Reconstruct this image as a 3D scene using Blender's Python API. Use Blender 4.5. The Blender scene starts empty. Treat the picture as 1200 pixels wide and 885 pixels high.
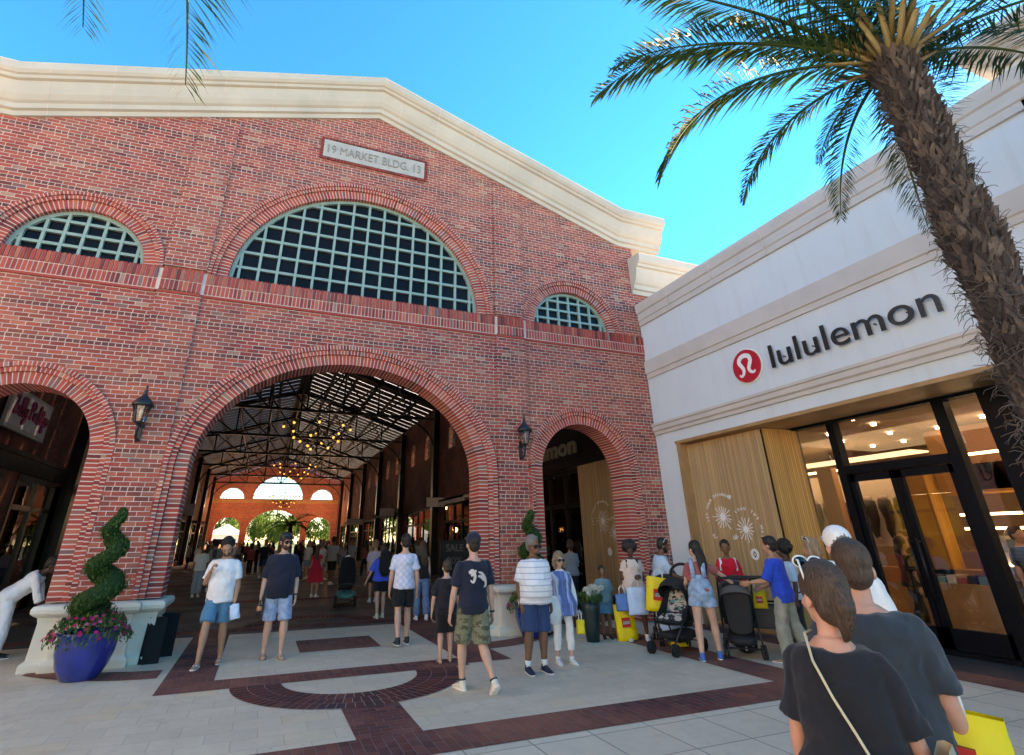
import bpy, bmesh, math, random
from mathutils import Vector, Matrix, noise, Euler
random.seed(7)
R=math.radians; PI=math.pi
sc=bpy.context.scene
col=sc.collection
V=Vector
# ------------------------------------------------------------------ node helpers
class NT:
    def __init__(s,m):
        m.use_nodes=True; s.t=m.node_tree; s.n=s.t.nodes; s.l=s.t.links; s.n.clear()
    def node(s,typ,**k):
        n=s.n.new(typ)
        for a,b in k.items(): setattr(n,a,b)
        return n
    def put(s,sock,v):
        if hasattr(v,'is_output') or isinstance(v,bpy.types.NodeSocket): s.l.new(v,sock)
        else:
            if sock.type=='RGBA' and len(v)==3: v=(*v,1)
            sock.default_value=v
    def math(s,op,a,b=None,c=None,clamp=False):
        n=s.node('ShaderNodeMath',operation=op); n.use_clamp=clamp
        s.put(n.inputs[0],a)
        if b is not None: s.put(n.inputs[1],b)
        if c is not None: s.put(n.inputs[2],c)
        return n.outputs[0]
    def mix(s,f,a,b,typ='MIX'):
        n=s.node('ShaderNodeMix',data_type='RGBA',blend_type=typ)
        s.put(n.inputs[0],f); s.put(n.inputs[6],a); s.put(n.inputs[7],b); return n.outputs[2]
    def ramp(s,f,stops,const=False):
        n=s.node('ShaderNodeValToRGB'); r=n.color_ramp
        if const: r.interpolation='CONSTANT'
        while len(r.elements)<len(stops): r.elements.new(.5)
        for e,(p,c) in zip(r.elements,stops):
            e.position=p; e.color=(*c,1) if len(c)==3 else c
        s.put(n.inputs[0],f); return n.outputs[0]
    def coord(s,scale=None):
        n=s.node('ShaderNodeTexCoord')
        return n.outputs['Object']
    def sep(s,v):
        n=s.node('ShaderNodeSeparateXYZ'); s.put(n.inputs[0],v); return n.outputs
    def comb(s,x,y,z):
        n=s.node('ShaderNodeCombineXYZ')
        for i,q in enumerate((x,y,z)): s.put(n.inputs[i],q)
        return n.outputs[0]
    def noise(s,v,scale,detail=3,rough=.55):
        n=s.node('ShaderNodeTexNoise'); s.put(n.inputs['Vector'],v); n.inputs['Scale'].default_value=scale
        n.inputs['Detail'].default_value=detail; n.inputs['Roughness'].default_value=rough
        return n.outputs[0]
    def maprange(s,v,a,b,c=0.,d=1.,smooth=False):
        n=s.node('ShaderNodeMapRange'); s.put(n.inputs[0],v)
        if smooth: n.interpolation_type='SMOOTHSTEP'
        for i,q in enumerate((a,b,c,d)): s.put(n.inputs[1+i],q)
        return n.outputs[0]
    def bump(s,h,strength=.3,dist=.01):
        n=s.node('ShaderNodeBump'); n.inputs['Strength'].default_value=strength; n.inputs['Distance'].default_value=dist
        s.put(n.inputs['Height'],h); return n.outputs[0]
    def bsdf(s,color,rough=.6,metal=0.,spec=.5,normal=None,emit=None,estr=0.,coat=0.,sheen=0.,trans=None):
        n=s.node('ShaderNodeBsdfPrincipled')
        s.put(n.inputs['Base Color'],color); s.put(n.inputs['Roughness'],rough); n.inputs['Metallic'].default_value=metal
        n.inputs['Specular IOR Level'].default_value=spec
        if normal is not None: s.put(n.inputs['Normal'],normal)
        if emit is not None: s.put(n.inputs['Emission Color'],emit); n.inputs['Emission Strength'].default_value=estr
        if coat: n.inputs['Coat Weight'].default_value=coat; n.inputs['Coat Roughness'].default_value=.08
        if sheen: n.inputs['Sheen Weight'].default_value=sheen
        return n.outputs[0]
    def out(s,sh):
        o=s.node('ShaderNodeOutputMaterial'); s.l.new(sh,o.inputs[0])
M={}
def newmat(name):
    m=bpy.data.materials.new(name); M[name]=m; return m,NT(m)
def plain(name,c,rough=.6,metal=0.,var=.12,scale=6.,bump=.15,bscale=60.,spec=.5,coat=0.,sheen=0.,bd=.004):
    m,t=newmat(name); co=t.coord()
    n=t.noise(co,scale,4); f=t.maprange(n,.3,.7)
    a=tuple(x*(1-var) for x in c); b=tuple(min(1,x*(1+var)) for x in c)
    cc=t.mix(f,a,b); nb=t.noise(co,bscale,3)
    t.out(t.bsdf(cc,t.maprange(n,.2,.8,max(.02,rough-.07),min(1,rough+.07)),metal,spec,t.bump(nb,bump,bd) if bump else None,coat=coat,sheen=sheen)); return m
def emis(name,c,s):
    m,t=newmat(name); n=t.node('ShaderNodeEmission'); n.inputs[0].default_value=(*c,1); n.inputs[1].default_value=s; t.out(n.outputs[0]); return m
def glassmat(name,tint=(1,1,1),refl=.08,rough=.0):
    m,t=newmat(name)
    tr=t.node('ShaderNodeBsdfTransparent'); tr.inputs[0].default_value=(*tint,1)
    gl=t.node('ShaderNodeBsdfGlossy'); gl.inputs['Roughness'].default_value=rough; gl.inputs[0].default_value=(1,1,1,1)
    fr=t.node('ShaderNodeFresnel'); fr.inputs[0].default_value=1.5
    f=t.math('MULTIPLY_ADD',fr.outputs[0],1.2,refl-.05,clamp=True)
    mx=t.node('ShaderNodeMixShader'); t.put(mx.inputs[0],f); t.l.new(tr.outputs[0],mx.inputs[1]); t.l.new(gl.outputs[0],mx.inputs[2]); t.out(mx.outputs[0]); return m
BR=[(0,(.13,.026,.028)),(.12,(.28,.042,.036)),(.34,(.41,.064,.048)),(.55,(.50,.088,.058)),(.74,(.34,.050,.046)),(.88,(.54,.15,.09)),(.95,(.17,.075,.080)),(.985,(.48,.26,.18))]
def brickmat(name,ax,bw=.212,ch=.0762,cols=BR,mort=(.66,.52,.48),headers=8,mw=.0056,hd=.80,gain=1.0,gravity=True):
    m,t=newmat(name); co=t.coord(); s=t.sep(co)
    u=s['XYZ'.index(ax[0])]; v=s['XYZ'.index(ax[1])]
    # slight waviness of the courses
    row=t.math('FLOOR',t.math('DIVIDE',v,ch))
    if headers:
        hm=t.math('COMPARE',t.math('FLOORED_MODULO',row,float(headers)),0.,.1)
        w=t.math('MULTIPLY_ADD',hm,-bw/2,bw)
    else: hm=0.; w=bw
    uo=t.math('ADD',u,t.math('MULTIPLY',t.math('FLOORED_MODULO',row,2.),bw*.5))
    uo=t.math('ADD',uo,t.math('MULTIPLY',t.math('SINE',t.math('MULTIPLY',row,17.3)),.012))
    q=t.math('DIVIDE',uo,w); cidx=t.math('FLOOR',q); fu=t.math('MULTIPLY',t.math('FRACT',q),w)
    fv=t.math('MULTIPLY',t.math('FRACT',t.math('DIVIDE',v,ch)),ch)
    du=t.math('MINIMUM',fu,t.math('SUBTRACT',w,fu)); dv=t.math('MINIMUM',fv,t.math('SUBTRACT',ch,fv))
    d=t.math('MINIMUM',du,dv)
    nz=t.noise(co,45,3); d=t.math('ADD',d,t.math('MULTIPLY',t.math('SUBTRACT',nz,.5),.004))
    mask=t.maprange(d,mw-.0015,mw+.0015,0.,1.,True)
    wn=t.node('ShaderNodeTexWhiteNoise',noise_dimensions='2D'); t.put(wn.inputs[0],t.comb(cidx,row,0.))
    bc=t.ramp(wn.outputs[0],cols,False)
    if headers:
        bc=t.mix(t.math('MULTIPLY',hm,hd),bc,(.075,.028,.03))
    g=t.noise(co,140,2); bc=t.mix(t.maprange(g,.3,.75,0.,.35),bc,(.12,.05,.045))
    big=t.noise(co,.55,4); bc=t.mix(t.maprange(big,.38,.66,0.,.42),bc,(.50,.17,.10))
    big2=t.noise(co,1.6,5); bc=t.mix(t.maprange(big2,.48,.72,0.,.42),bc,(.13,.04,.042))
    sk=t.noise(t.comb(t.math('MULTIPLY',s[0],2.2),t.math('MULTIPLY',s[1],2.2),t.math('MULTIPLY',s[2],.28)),1.,5,.65); skm=t.maprange(sk,.52,.74,0.,.45); bc=t.mix(skm,bc,(.20,.075,.065))
    mc=t.mix(t.maprange(t.noise(co,3.5,4),.35,.7),mort,tuple(x*.62 for x in mort))
    mc=t.mix(skm,mc,(.30,.20,.18))
    c=t.mix(mask,mc,bc)
    h=t.math('ADD',t.math('MULTIPLY',mask,1.),t.math('MULTIPLY',g,.3))
    t.out(t.bsdf(c,.85,spec=.25,normal=t.bump(h,.6,.006))); return m
brickmat('brick_xz','XZ'); brickmat('brick_yz','YZ')
# single bricks (each voussoir is a real block; 'bid' picks its fired colour)
def blockmat(name,cols,rough=.85):
    m,t=newmat(name); a=t.node('ShaderNodeAttribute',attribute_name='bid'); co=t.coord()
    bc=t.ramp(a.outputs['Fac'],cols); g=t.noise(co,120,2)
    bc=t.mix(t.maprange(g,.3,.75,0.,.35),bc,(.12,.05,.045))
    t.out(t.bsdf(bc,rough,spec=.25,normal=t.bump(g,.4,.005))); return m
blockmat('brick_block',[(a,tuple(min(.62,q*1.15) for q in c)) for a,c in BR])
plain('mortar',(.62,.50,.46),.9,bscale=90)
# ------------------------------------------------------------------ mesh builder
class MB:
    def __init__(s): s.v=[]; s.f=[]; s.m=[]; s.b=[]; s.sm=[]
    def add(s,vs,fs,m=0,bid=0.,smooth=False,mat=None):
        o=len(s.v)
        s.v+= [tuple(mat@V(p)) for p in vs] if mat is not None else [tuple(p) for p in vs]
        for f in fs: s.f.append([i+o for i in f]); s.m.append(m); s.b.append(bid); s.sm.append(smooth)
        return s
    def box(s,x0,x1,y0,y1,z0,z1,m=0,bid=0.,mat=None):
        vs=[(x,y,z) for x in (x0,x1) for y in (y0,y1) for z in (z0,z1)]
        return s.add(vs,[(0,1,3,2),(4,6,7,5),(0,4,5,1),(2,3,7,6),(0,2,6,4),(1,5,7,3)],m,bid,False,mat)
    def prism(s,poly,fn,d0,d1,m=0,bid=0.,smooth=False):
        n=len(poly); vs=[fn(p,d0) for p in poly]+[fn(p,d1) for p in poly]
        return s.add(vs,[tuple(range(n))[::-1],tuple(range(n,2*n))]+[(i,(i+1)%n,(i+1)%n+n,i+n) for i in range(n)],m,bid,smooth)
    def tube(s,pts,rad,n=10,m=0,cap=True,ref=None,smooth=True,rnd=False,bid=0.):
        P=[V(p) for p in pts]; N=len(P)
        rad=[(r,r) if not hasattr(r,'__len__') else r for r in (rad if hasattr(rad,'__len__') else [rad]*N)]
        T=[]
        for i in range(N):
            t=(P[min(i+1,N-1)]-P[max(i-1,0)]); T.append(t.normalized() if t.length>1e-9 else V((0,0,1)))
        if ref is None:
            r0=V((1,0,0)) if abs(T[0].x)<.8 else V((0,1,0))
        else: r0=V(ref)
        vs=[]; side=r0
        rings=[]
        for i in range(N):
            base=r0 if ref is not None else side
            sd=(base-T[i]*base.dot(T[i]))
            if sd.length<1e-4: sd=V((0,1,0))-T[i]*T[i].y
            sd.normalize(); side=sd; up=T[i].cross(sd); rings.append((P[i],sd,up,rad[i],T[i]))
        seq=[]
        if rnd:
            p,sd,up,r,t=rings[0]; k=(r[0]+r[1])/2
            for a in (.15,.5,.8): seq.append((p-t*k*math.cos(math.asin(a)),sd,up,(r[0]*a,r[1]*a)))
        seq+= [(p,sd,up,r) for p,sd,up,r,t in rings]
        if rnd:
            p,sd,up,r,t=rings[-1]; k=(r[0]+r[1])/2
            for a in (.8,.5,.15): seq.append((p+t*k*math.cos(math.asin(a)),sd,up,(r[0]*a,r[1]*a)))
        for p,sd,up,r in seq:
            for j in range(n):
                a=2*PI*j/n; vs.append(p+sd*(math.cos(a)*r[0])+up*(math.sin(a)*r[1]))
        K=len(seq); fs=[]
        for i in range(K-1):
            for j in range(n):
                a=i*n+j; b=i*n+(j+1)%n; fs.append((a,b,b+n,a+n))
        if cap: fs.append(tuple(range(n))[::-1]); fs.append(tuple(range((K-1)*n,K*n)))
        return s.add(vs,fs,m,bid,smooth)
    def cyl(s,p0,p1,r0,r1=None,n=16,m=0,smooth=True):
        return s.tube([p0,p1],[r0,r0 if r1 is None else r1],n,m,True,None,smooth)
    def lathe(s,prof,c=(0,0,0),n=32,m=0,smooth=True,axis=None):
        vs=[];K=len(prof)
        for r,z in prof:
            for j in range(n):
                a=2*PI*j/n; vs.append((c[0]+r*math.cos(a),c[1]+r*math.sin(a),c[2]+z))
        fs=[(i*n+j,i*n+(j+1)%n,(i+1)*n+(j+1)%n,(i+1)*n+j) for i in range(K-1) for j in range(n)]
        if prof[0][0]>1e-4: fs.append(tuple(range(n))[::-1])
        if prof[-1][0]>1e-4: fs.append(tuple(range((K-1)*n,K*n)))
        return s.add(vs,fs,m,0.,smooth,axis)
    def ell(s,c,r,n=12,k=8,m=0,mat=None,bid=0.):
        vs=[];fs=[]
        for i in range(k+1):
            ph=PI*i/k
            for j in range(n):
                a=2*PI*j/n; vs.append((c[0]+r[0]*math.sin(ph)*math.cos(a),c[1]+r[1]*math.sin(ph)*math.sin(a),c[2]-r[2]*math.cos(ph)))
        for i in range(k):
            for j in range(n): fs.append((i*n+j,i*n+(j+1)%n,(i+1)*n+(j+1)%n,(i+1)*n+j))
        return s.add(vs,fs,m,bid,True,mat)
    def build(s,name,mats,parent=None,world=False,bevel=0,loc=None):
        me=bpy.data.meshes.new(name)
        vs=s.v
        if world and parent is not None:
            inv=parent.matrix_basis.inverted(); vs=[tuple(inv@V(p)) for p in vs]
        if loc is not None: vs=[(a-loc[0],b-loc[1],c-loc[2]) for a,b,c in vs]
        me.from_pydata(vs,[],s.f)
        if not isinstance(mats,(list,tuple)): mats=[mats]
        for q in mats: me.materials.append(M[q] if isinstance(q,str) else q)
        me.polygons.foreach_set('material_index',s.m); me.polygons.foreach_set('use_smooth',s.sm)
        if any(s.b):
            at=me.attributes.new('bid','FLOAT','FACE'); at.data.foreach_set('value',s.b)
        bm=bmesh.new(); bm.from_mesh(me); bmesh.ops.remove_doubles(bm,verts=bm.verts,dist=1e-6)
        bmesh.ops.recalc_face_normals(bm,faces=bm.faces); bm.to_mesh(me); bm.free()
        o=bpy.data.objects.new(name,me); col.objects.link(o)
        if loc is not None: o.location=loc
        if parent is not None: o.parent=parent
        if bevel:
            b=o.modifiers.new('bevel','BEVEL'); b.width=bevel; b.segments=2; b.limit_method='ANGLE'; b.angle_limit=R(40)
        return o
def tag(o,label=None,cat=None,group=None,kind=None):
    if label: o['label']=label
    if cat: o['category']=cat
    if group: o['group']=group
    if kind: o['kind']=kind
    return o
def thing(name,label,cat,loc=(0,0,0),az=0.,group=None):
    o=bpy.data.objects.new(name,None); col.objects.link(o); o.empty_display_size=.2
    o.location=loc; o.rotation_euler=(0,0,-R(az)); tag(o,label,cat,group)
    return o
def copytree(o,parent=None):
    c=o.copy(); col.objects.link(c); c.parent=parent
    for ch in list(o.children): copytree(ch,c)
    return c
def dup(o,label,loc,az=0.,sc_=1.):
    c=copytree(o); c.location=loc; c.rotation_euler=(0,0,-R(az)); c.scale=(sc_,)*3
    if label: c['label']=label
    return c
def eval_mesh(o,name):
    dg=bpy.context.evaluated_depsgraph_get(); dg.update()
    return bpy.data.meshes.new_from_object(o.evaluated_get(dg))
def remesh(mb,name,mat,voxel=.01,smooth=4,wr=0.,wscale=9.,parent=None):
    """merge overlapping closed shapes into one continuous surface"""
    me=bpy.data.meshes.new('tmp'); me.from_pydata(mb.v,[],mb.f)
    bm=bmesh.new(); bm.from_mesh(me); bmesh.ops.remove_doubles(bm,verts=bm.verts,dist=1e-6); bmesh.ops.recalc_face_normals(bm,faces=bm.faces); bm.to_mesh(me); bm.free()
    o=bpy.data.objects.new('tmp',me); col.objects.link(o)
    r=o.modifiers.new('r','REMESH'); r.mode='VOXEL'; r.voxel_size=voxel
    if smooth:
        q=o.modifiers.new('s','SMOOTH'); q.factor=.5; q.iterations=smooth
    m2=eval_mesh(o,name); bpy.data.objects.remove(o); bpy.data.meshes.remove(me)
    m2.name=name
    for p in m2.polygons: p.use_smooth=True
    if wr:
        off=V((random.random()*50,)*3)
        nr=[v.normal.copy() for v in m2.vertices]
        for v,n in zip(m2.vertices,nr):
            c=v.co
            a=noise.noise(V((c.x*wscale+c.z*2.5,c.y*wscale,c.z*wscale*.8))+off)
            b=1-abs(noise.noise(V((c.x*wscale*1.3-c.z*6,c.y*wscale*1.3,c.z*wscale*1.1))+off*2))*2
            v.co=c+n*(wr*max(-.35,a*.9+b*.55))
    m2.materials.clear()
    for q in (mat if isinstance(mat,(list,tuple)) else [mat]): m2.materials.append(M[q] if isinstance(q,str) else q)
    ob=bpy.data.objects.new(name,m2); col.objects.link(ob)
    if parent is not None: ob.parent=parent
    return ob
def text_mb(mb,s,size,mat,depth=.02,bold=0.,m=0,align='LEFT',shear=0.,width=None,bid=0.):
    cu=bpy.data.curves.new('t','FONT'); cu.body=s; cu.size=size; cu.extrude=depth/2; cu.offset=bold; cu.align_x=align; cu.shear=shear; cu.resolution_u=5
    o=bpy.data.objects.new('t',cu); col.objects.link(o); me=eval_mesh(o,'t')
    xs=[v.co.x for v in me.vertices]; k=1.
    if width: k=width/(max(xs)-min(xs))
    x0=min(xs) if align=='LEFT' else 0
    vs=[((v.co.x-x0)*k,v.co.y,v.co.z) for v in me.vertices]
    mb.add(vs,[tuple(p.vertices) for p in me.polygons],m,bid,False,mat)
    bpy.data.objects.remove(o); bpy.data.meshes.remove(me); bpy.data.curves.remove(cu)
def holed(outer,holes,fn,d0,d1,mb,m=0):
    """flat plate with holes, extruded from d0 to d1"""
    cu=bpy.data.curves.new('c','CURVE'); cu.dimensions='2D'; cu.fill_mode='BOTH'
    for poly in [outer]+holes:
        sp=cu.splines.new('POLY'); sp.points.add(len(poly)-1); sp.use_cyclic_u=True
        for p,q in zip(sp.points,poly): p.co=(q[0],q[1],0,1)
    cu.extrude=.5; o=bpy.data.objects.new('c',cu); col.objects.link(o); me=eval_mesh(o,'c')
    vs=[fn((v.co.x,v.co.y),d0 if v.co.z<0 else d1) for v in me.vertices]
    mb.add(vs,[tuple(p.vertices) for p in me.polygons],m)
    bpy.data.objects.remove(o); bpy.data.meshes.remove(me); bpy.data.curves.remove(cu)
def arch(cx,z0,a,b,zb=None,n=40):
    """closed outline of an arched opening (elliptical head), bottom at zb"""
    pts=[(cx+a*math.cos(PI*i/n),z0+b*math.sin(PI*i/n)) for i in range(n+1)]
    if zb is not None and zb<z0-1e-4: pts+= [(cx-a,zb),(cx+a,zb)]
    return pts
XZ=lambda p,d:(p[0],d,p[1])      # plate in the facade plane, depth along y
YZ=lambda p,d:(d,p[0],p[1])      # plate in the shop plane, depth along x
XY=lambda p,d:(p[0],p[1],d)
# ------------------------------------------------------------------ materials
plain('stone',(.60,.56,.48),.75,var=.1,scale=1.2,bump=.2,bscale=40)
plain('limestone_cornice',(.48,.44,.385),.75,var=.12,scale=.9,bump=.2,bscale=30)
plain('panel_stone',(.40,.37,.34),.8,var=.1,scale=3)
plain('muntin_green',(.22,.33,.29),.45,var=.08)
plain('dark_pane',(.008,.008,.010),.10,var=.3,scale=.6,bump=.10,bscale=1.5,spec=.12,bd=.02)
plain('black_metal',(.012,.012,.014),.4,var=.2,bump=.1)
plain('charcoal_frame',(.003,.004,.007),.5,var=.2,bump=.04,spec=.15)
plain('roof_deck',(.012,.011,.011),.7,var=.3)
plain('steel_dark',(.018,.017,.017),.38,var=.3,metal=.3)
m,t=newmat('stucco'); co=t.coord(); s3=t.sep(co); n1=t.noise(co,.9,5); st1=t.noise(t.comb(t.math('MULTIPLY',s3[0],5.),t.math('MULTIPLY',s3[1],5.),t.math('MULTIPLY',s3[2],.35)),1.,5,.65)
cc=t.mix(t.maprange(n1,.3,.7),(.53,.605,.66),(.57,.64,.69)); cc=t.mix(t.maprange(st1,.52,.75,0.,.30),cc,(.42,.44,.46)); cc=t.mix(t.maprange(t.noise(co,2.6,5),.6,.75,0.,.2),cc,(.66,.68,.70))
t.out(t.bsdf(cc,.9,spec=.25,normal=t.bump(t.math('ADD',t.noise(co,150,3),t.math('MULTIPLY',t.noise(co,14,3),1.5)),.35,.004)))
plain('trim_stone',(.50,.47,.45),.8,var=.07,scale=2,bump=.2)
plain('tower_stucco',(.62,.60,.56),.9,var=.05,scale=.8,bump=.3,bscale=140)
plain('white_paint',(.78,.78,.77),.5,var=.04)
plain('sign_black',(.012,.013,.015),.35,var=.1,bump=.03)
plain('logo_red',(.50,.012,.03),.35,var=.05,bump=.03)
plain('dark_wall',(.035,.030,.030),.8,var=.2)
plain('tan_plaster',(.26,.19,.13),.8,var=.06,scale=1.)
plain('warm_wood',(.36,.20,.09),.5,var=.2,scale=3)
plain('pale_panel',(.62,.54,.50),.6,var=.04)
emis('lamp_warm',(1.,.66,.28),1.1); emis('strip_warm',(1.,.78,.5),2.4); emis('spot_white',(1.,.85,.65),7.); emis('globe_amber',(1.,.55,.17),.4)
emis('shop_glow',(1.,.80,.56),1.5); emis('sign_glow',(1.,.93,.82),.25)
glassmat('glass_clear'); glassmat('glass_lamp',(.9,.9,.88),.12)
def m_translucent(name,c):
    m,t=newmat(name); a=t.node('ShaderNodeBsdfTranslucent'); a.inputs[0].default_value=(*c,1)
    b=t.node('ShaderNodeBsdfTransparent'); b.inputs[0].default_value=(.9,.92,.95,1)
    x=t.node('ShaderNodeMixShader'); x.inputs[0].default_value=.3; t.l.new(a.outputs[0],x.inputs[1]); t.l.new(b.outputs[0],x.inputs[2]); t.out(x.outputs[0])
m_translucent('skylight_panel',(.8,.8,.8))
def m_wood(name,base,dark,ax='Y',slat=.035,bumpy=.9):
    m,t=newmat(name); co=t.coord(); s=t.sep(co); u=s['XYZ'.index(ax)]
    q=t.math('DIVIDE',u,slat); i=t.math('FLOOR',q); f=t.math('FRACT',q)
    wn=t.node('ShaderNodeTexWhiteNoise',noise_dimensions='1D'); t.put(wn.inputs['W'],i)
    edge=t.math('MINIMUM',f,t.math('SUBTRACT',1.,f)); mask=t.maprange(edge,.04,.14,0.,1.,True)
    g=t.noise(t.comb(t.math('MULTIPLY',u,40.),t.math('MULTIPLY',s[0 if ax=='Y' else 1],40.),t.math('MULTIPLY',s[2],1.5)),1.,4)
    c=t.mix(wn.outputs[0],tuple(x*.72 for x in base),tuple(min(1,x*1.15) for x in base)); c=t.mix(t.maprange(g,.35,.75,0.,.5),c,dark); c=t.mix(mask,dark,c)
    t.out(t.bsdf(c,.5,normal=t.bump(mask,bumpy,.01))); return m
m_wood('slat_wood_front',(.60,.40,.21),(.25,.14,.065),'Y'); m_wood('slat_wood_side',(.66,.36,.11),(.30,.14,.045),'X',.05)
# pavement: pale broomed concrete slabs
def m_slab(name,w,h,base,joint=.006,rot=0.,stag=0.,jd=.6):
    m,t=newmat(name); co=t.coord(); s=t.sep(co)
    x,y=s[0],s[1]
    row=t.math('FLOOR',t.math('DIVIDE',y,h)); xo=t.math('ADD',x,t.math('MULTIPLY',t.math('FLOORED_MODULO',row,2.),stag*w))
    q=t.math('DIVIDE',xo,w); ci=t.math('FLOOR',q); fu=t.math('MULTIPLY',t.math('FRACT',q),w); fv=t.math('MULTIPLY',t.math('FRACT',t.math('DIVIDE',y,h)),h)
    d=t.math('MINIMUM',t.math('MINIMUM',fu,t.math('SUBTRACT',w,fu)),t.math('MINIMUM',fv,t.math('SUBTRACT',h,fv)))
    mask=t.maprange(d,joint*.5,joint*.5+.004,0.,1.,True)
    wn=t.node('ShaderNodeTexWhiteNoise',noise_dimensions='2D'); t.put(wn.inputs[0],t.comb(ci,row,0.))
    vo=t.node('ShaderNodeTexVoronoi'); t.put(vo.inputs['Vector'],co); vo.inputs['Scale'].default_value=2.6; vo.inputs['Randomness'].default_value=1.
    n1=t.noise(co,.7,5,.6); n2=t.noise(co,9,4); n3=t.noise(co,90,3)
    c=t.mix(wn.outputs[0],tuple(q*.93 for q in base),tuple(q*1.06 for q in base))
    c=t.mix(t.maprange(wn.outputs[0],.90,.92,0.,.38),c,(base[0]*1.0,base[1]*.86,base[2]*.62))
    c=t.mix(t.maprange(n1,.4,.75,0.,.45),c,tuple(q*.62 for q in base)); c=t.mix(t.maprange(n2,.45,.8,0.,.28),c,tuple(q*.6 for q in base))
    sp=t.noise(co,5.5,6,.7); c=t.mix(t.maprange(sp,.63,.67,0.,.35),c,tuple(q*.45 for q in base))
    c=t.mix(mask,tuple(q*jd for q in base),c)
    c=t.mix(t.maprange(vo.outputs['Distance'],.035,.055,.42,0.),c,tuple(q*.3 for q in base))
    c=t.mix(t.maprange(t.noise(co,1.7,6,.75),.56,.66,0.,.28),c,tuple(q*.5 for q in base))
    t.out(t.bsdf(c,t.maprange(n1,.3,.7,.42,.72),spec=.4,normal=t.bump(t.math('ADD',mask,t.math('MULTIPLY',n3,.35)),.35,.004))); return m
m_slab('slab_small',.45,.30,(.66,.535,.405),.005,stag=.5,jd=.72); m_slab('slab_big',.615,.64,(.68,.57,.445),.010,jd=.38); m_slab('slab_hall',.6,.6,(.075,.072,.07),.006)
PV=[(0,(.055,.020,.020)),(.25,(.12,.032,.028)),(.5,(.16,.042,.034)),(.7,(.095,.026,.028)),(.85,(.045,.026,.036)),(.95,(.20,.062,.045))]
brickmat('paver_x','XY',bw=.20,ch=.098,cols=PV,mort=(.20,.15,.14),headers=0,mw=.003); brickmat('paver_y','YX',bw=.20,ch=.098,cols=PV,mort=(.20,.15,.14),headers=0,mw=.003)
blockmat('paver_block',PV,.7)
plain('granite_strip',(.05,.048,.055),.4,var=.3,scale=30)
m,t=newmat('grassland'); co=t.coord(); n=t.noise(co,.3,5); t.out(t.bsdf(t.mix(n,(.07,.11,.03),(.16,.18,.06)),.9))
# ------------------------------------------------------------------ sky, sun, camera
w=bpy.data.worlds.new('World'); sc.world=w; w.use_nodes=True
SUN_AZ,SUN_EL=84.,24.
sky=w.node_tree.nodes.new('ShaderNodeTexSky'); sky.sky_type='NISHITA'; sky.sun_disc=False
sky.sun_elevation=R(SUN_EL); sky.sun_rotation=R(SUN_AZ); sky.air_density=1.0; sky.dust_density=.15; sky.ozone_density=3.5; sky.altitude=800
hs=w.node_tree.nodes.new('ShaderNodeHueSaturation'); hs.inputs['Hue'].default_value=.496; hs.inputs['Saturation'].default_value=1.42
w.node_tree.links.new(sky.outputs[0],hs.inputs['Color']); w.node_tree.links.new(hs.outputs[0],w.node_tree.nodes['Background'].inputs[0]); w.node_tree.nodes['Background'].inputs[1].default_value=.15
sun=bpy.data.lights.new('sun','SUN'); sun.energy=4.2; sun.angle=R(.5); sun.color=(1.,.90,.74); so=bpy.data.objects.new('sun',sun); col.objects.link(so)
sd=V((math.sin(R(SUN_AZ))*math.cos(R(SUN_EL)),math.cos(R(SUN_AZ))*math.cos(R(SUN_EL)),math.sin(R(SUN_EL))))
so.rotation_euler=sd.to_track_quat('Z','Y').to_euler(); so.location=(0,0,30)
sc.view_settings.view_transform='Standard'; sc.view_settings.look='None'; sc.view_settings.exposure=2.35; sc.view_settings.gamma=1.
sc.view_settings.use_white_balance=True; sc.view_settings.white_balance_temperature=10300; sc.view_settings.white_balance_tint=20
cam=bpy.data.cameras.new('camera'); co_=bpy.data.objects.new('camera',cam); col.objects.link(co_); sc.camera=co_
yaw,pit,rol=0.38183396,0.40977913,-0.01189302
F=610.789; cam.sensor_width=36; cam.lens=F/1200*36; cam.shift_x=(600-568.97)/1200; cam.shift_y=-(442.5-367.06)/1200; cam.clip_end=2000; cam.clip_start=.05
f_=V((math.sin(yaw)*math.cos(pit),math.cos(yaw)*math.cos(pit),math.sin(pit))); x0=V((math.cos(yaw),-math.sin(yaw),0)); u0=x0.cross(f_)
x_=x0*math.cos(rol)+u0*math.sin(rol); u_=-x0*math.sin(rol)+u0*math.cos(rol)
mw=Matrix.Identity(4)
for i in range(3): mw[i][0]=x_[i]; mw[i][1]=u_[i]; mw[i][2]=-f_[i]; mw[i][3]=(0,0,1.65)[i]
co_.matrix_world=mw
# ------------------------------------------------------------------ ground
S='structure'
g=MB(); g.add([(-500,-300,0),(500,-300,0),(500,700,0),(-500,700,0)],[(0,1,2,3)]); tag(g.build('ground','grassland'),kind=S)
g=MB(); g.add([(-60,-60,.004),(60,-60,.004),(60,5.25,.004),(-60,5.25,.004)],[(0,1,2,3)]); tag(g.build('front_pavement','slab_big',),kind=S)
g=MB(); g.add([(-60,5.25,.004),(14,5.25,.004),(14,12.8,.004),(-60,12.8,.004)],[(0,1,2,3)]); tag(g.build('plaza_pavement','slab_small'),kind=S)
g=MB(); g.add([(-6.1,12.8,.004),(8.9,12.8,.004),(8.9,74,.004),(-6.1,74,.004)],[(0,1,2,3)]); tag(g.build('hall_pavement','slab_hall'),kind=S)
g=MB(); g.add([(-30,74,.004),(34,74,.004),(34,98,.004),(-30,98,.004)],[(0,1,2,3)]); tag(g.build('rear_pavement','slab_small'),kind=S)
def sheet(name,poly,mat,z=.008):
    b=MB(); b.add([(p[0],p[1],z) for p in poly],[tuple(range(len(poly)))]); return tag(b.build(name,mat),kind=S)
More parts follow.
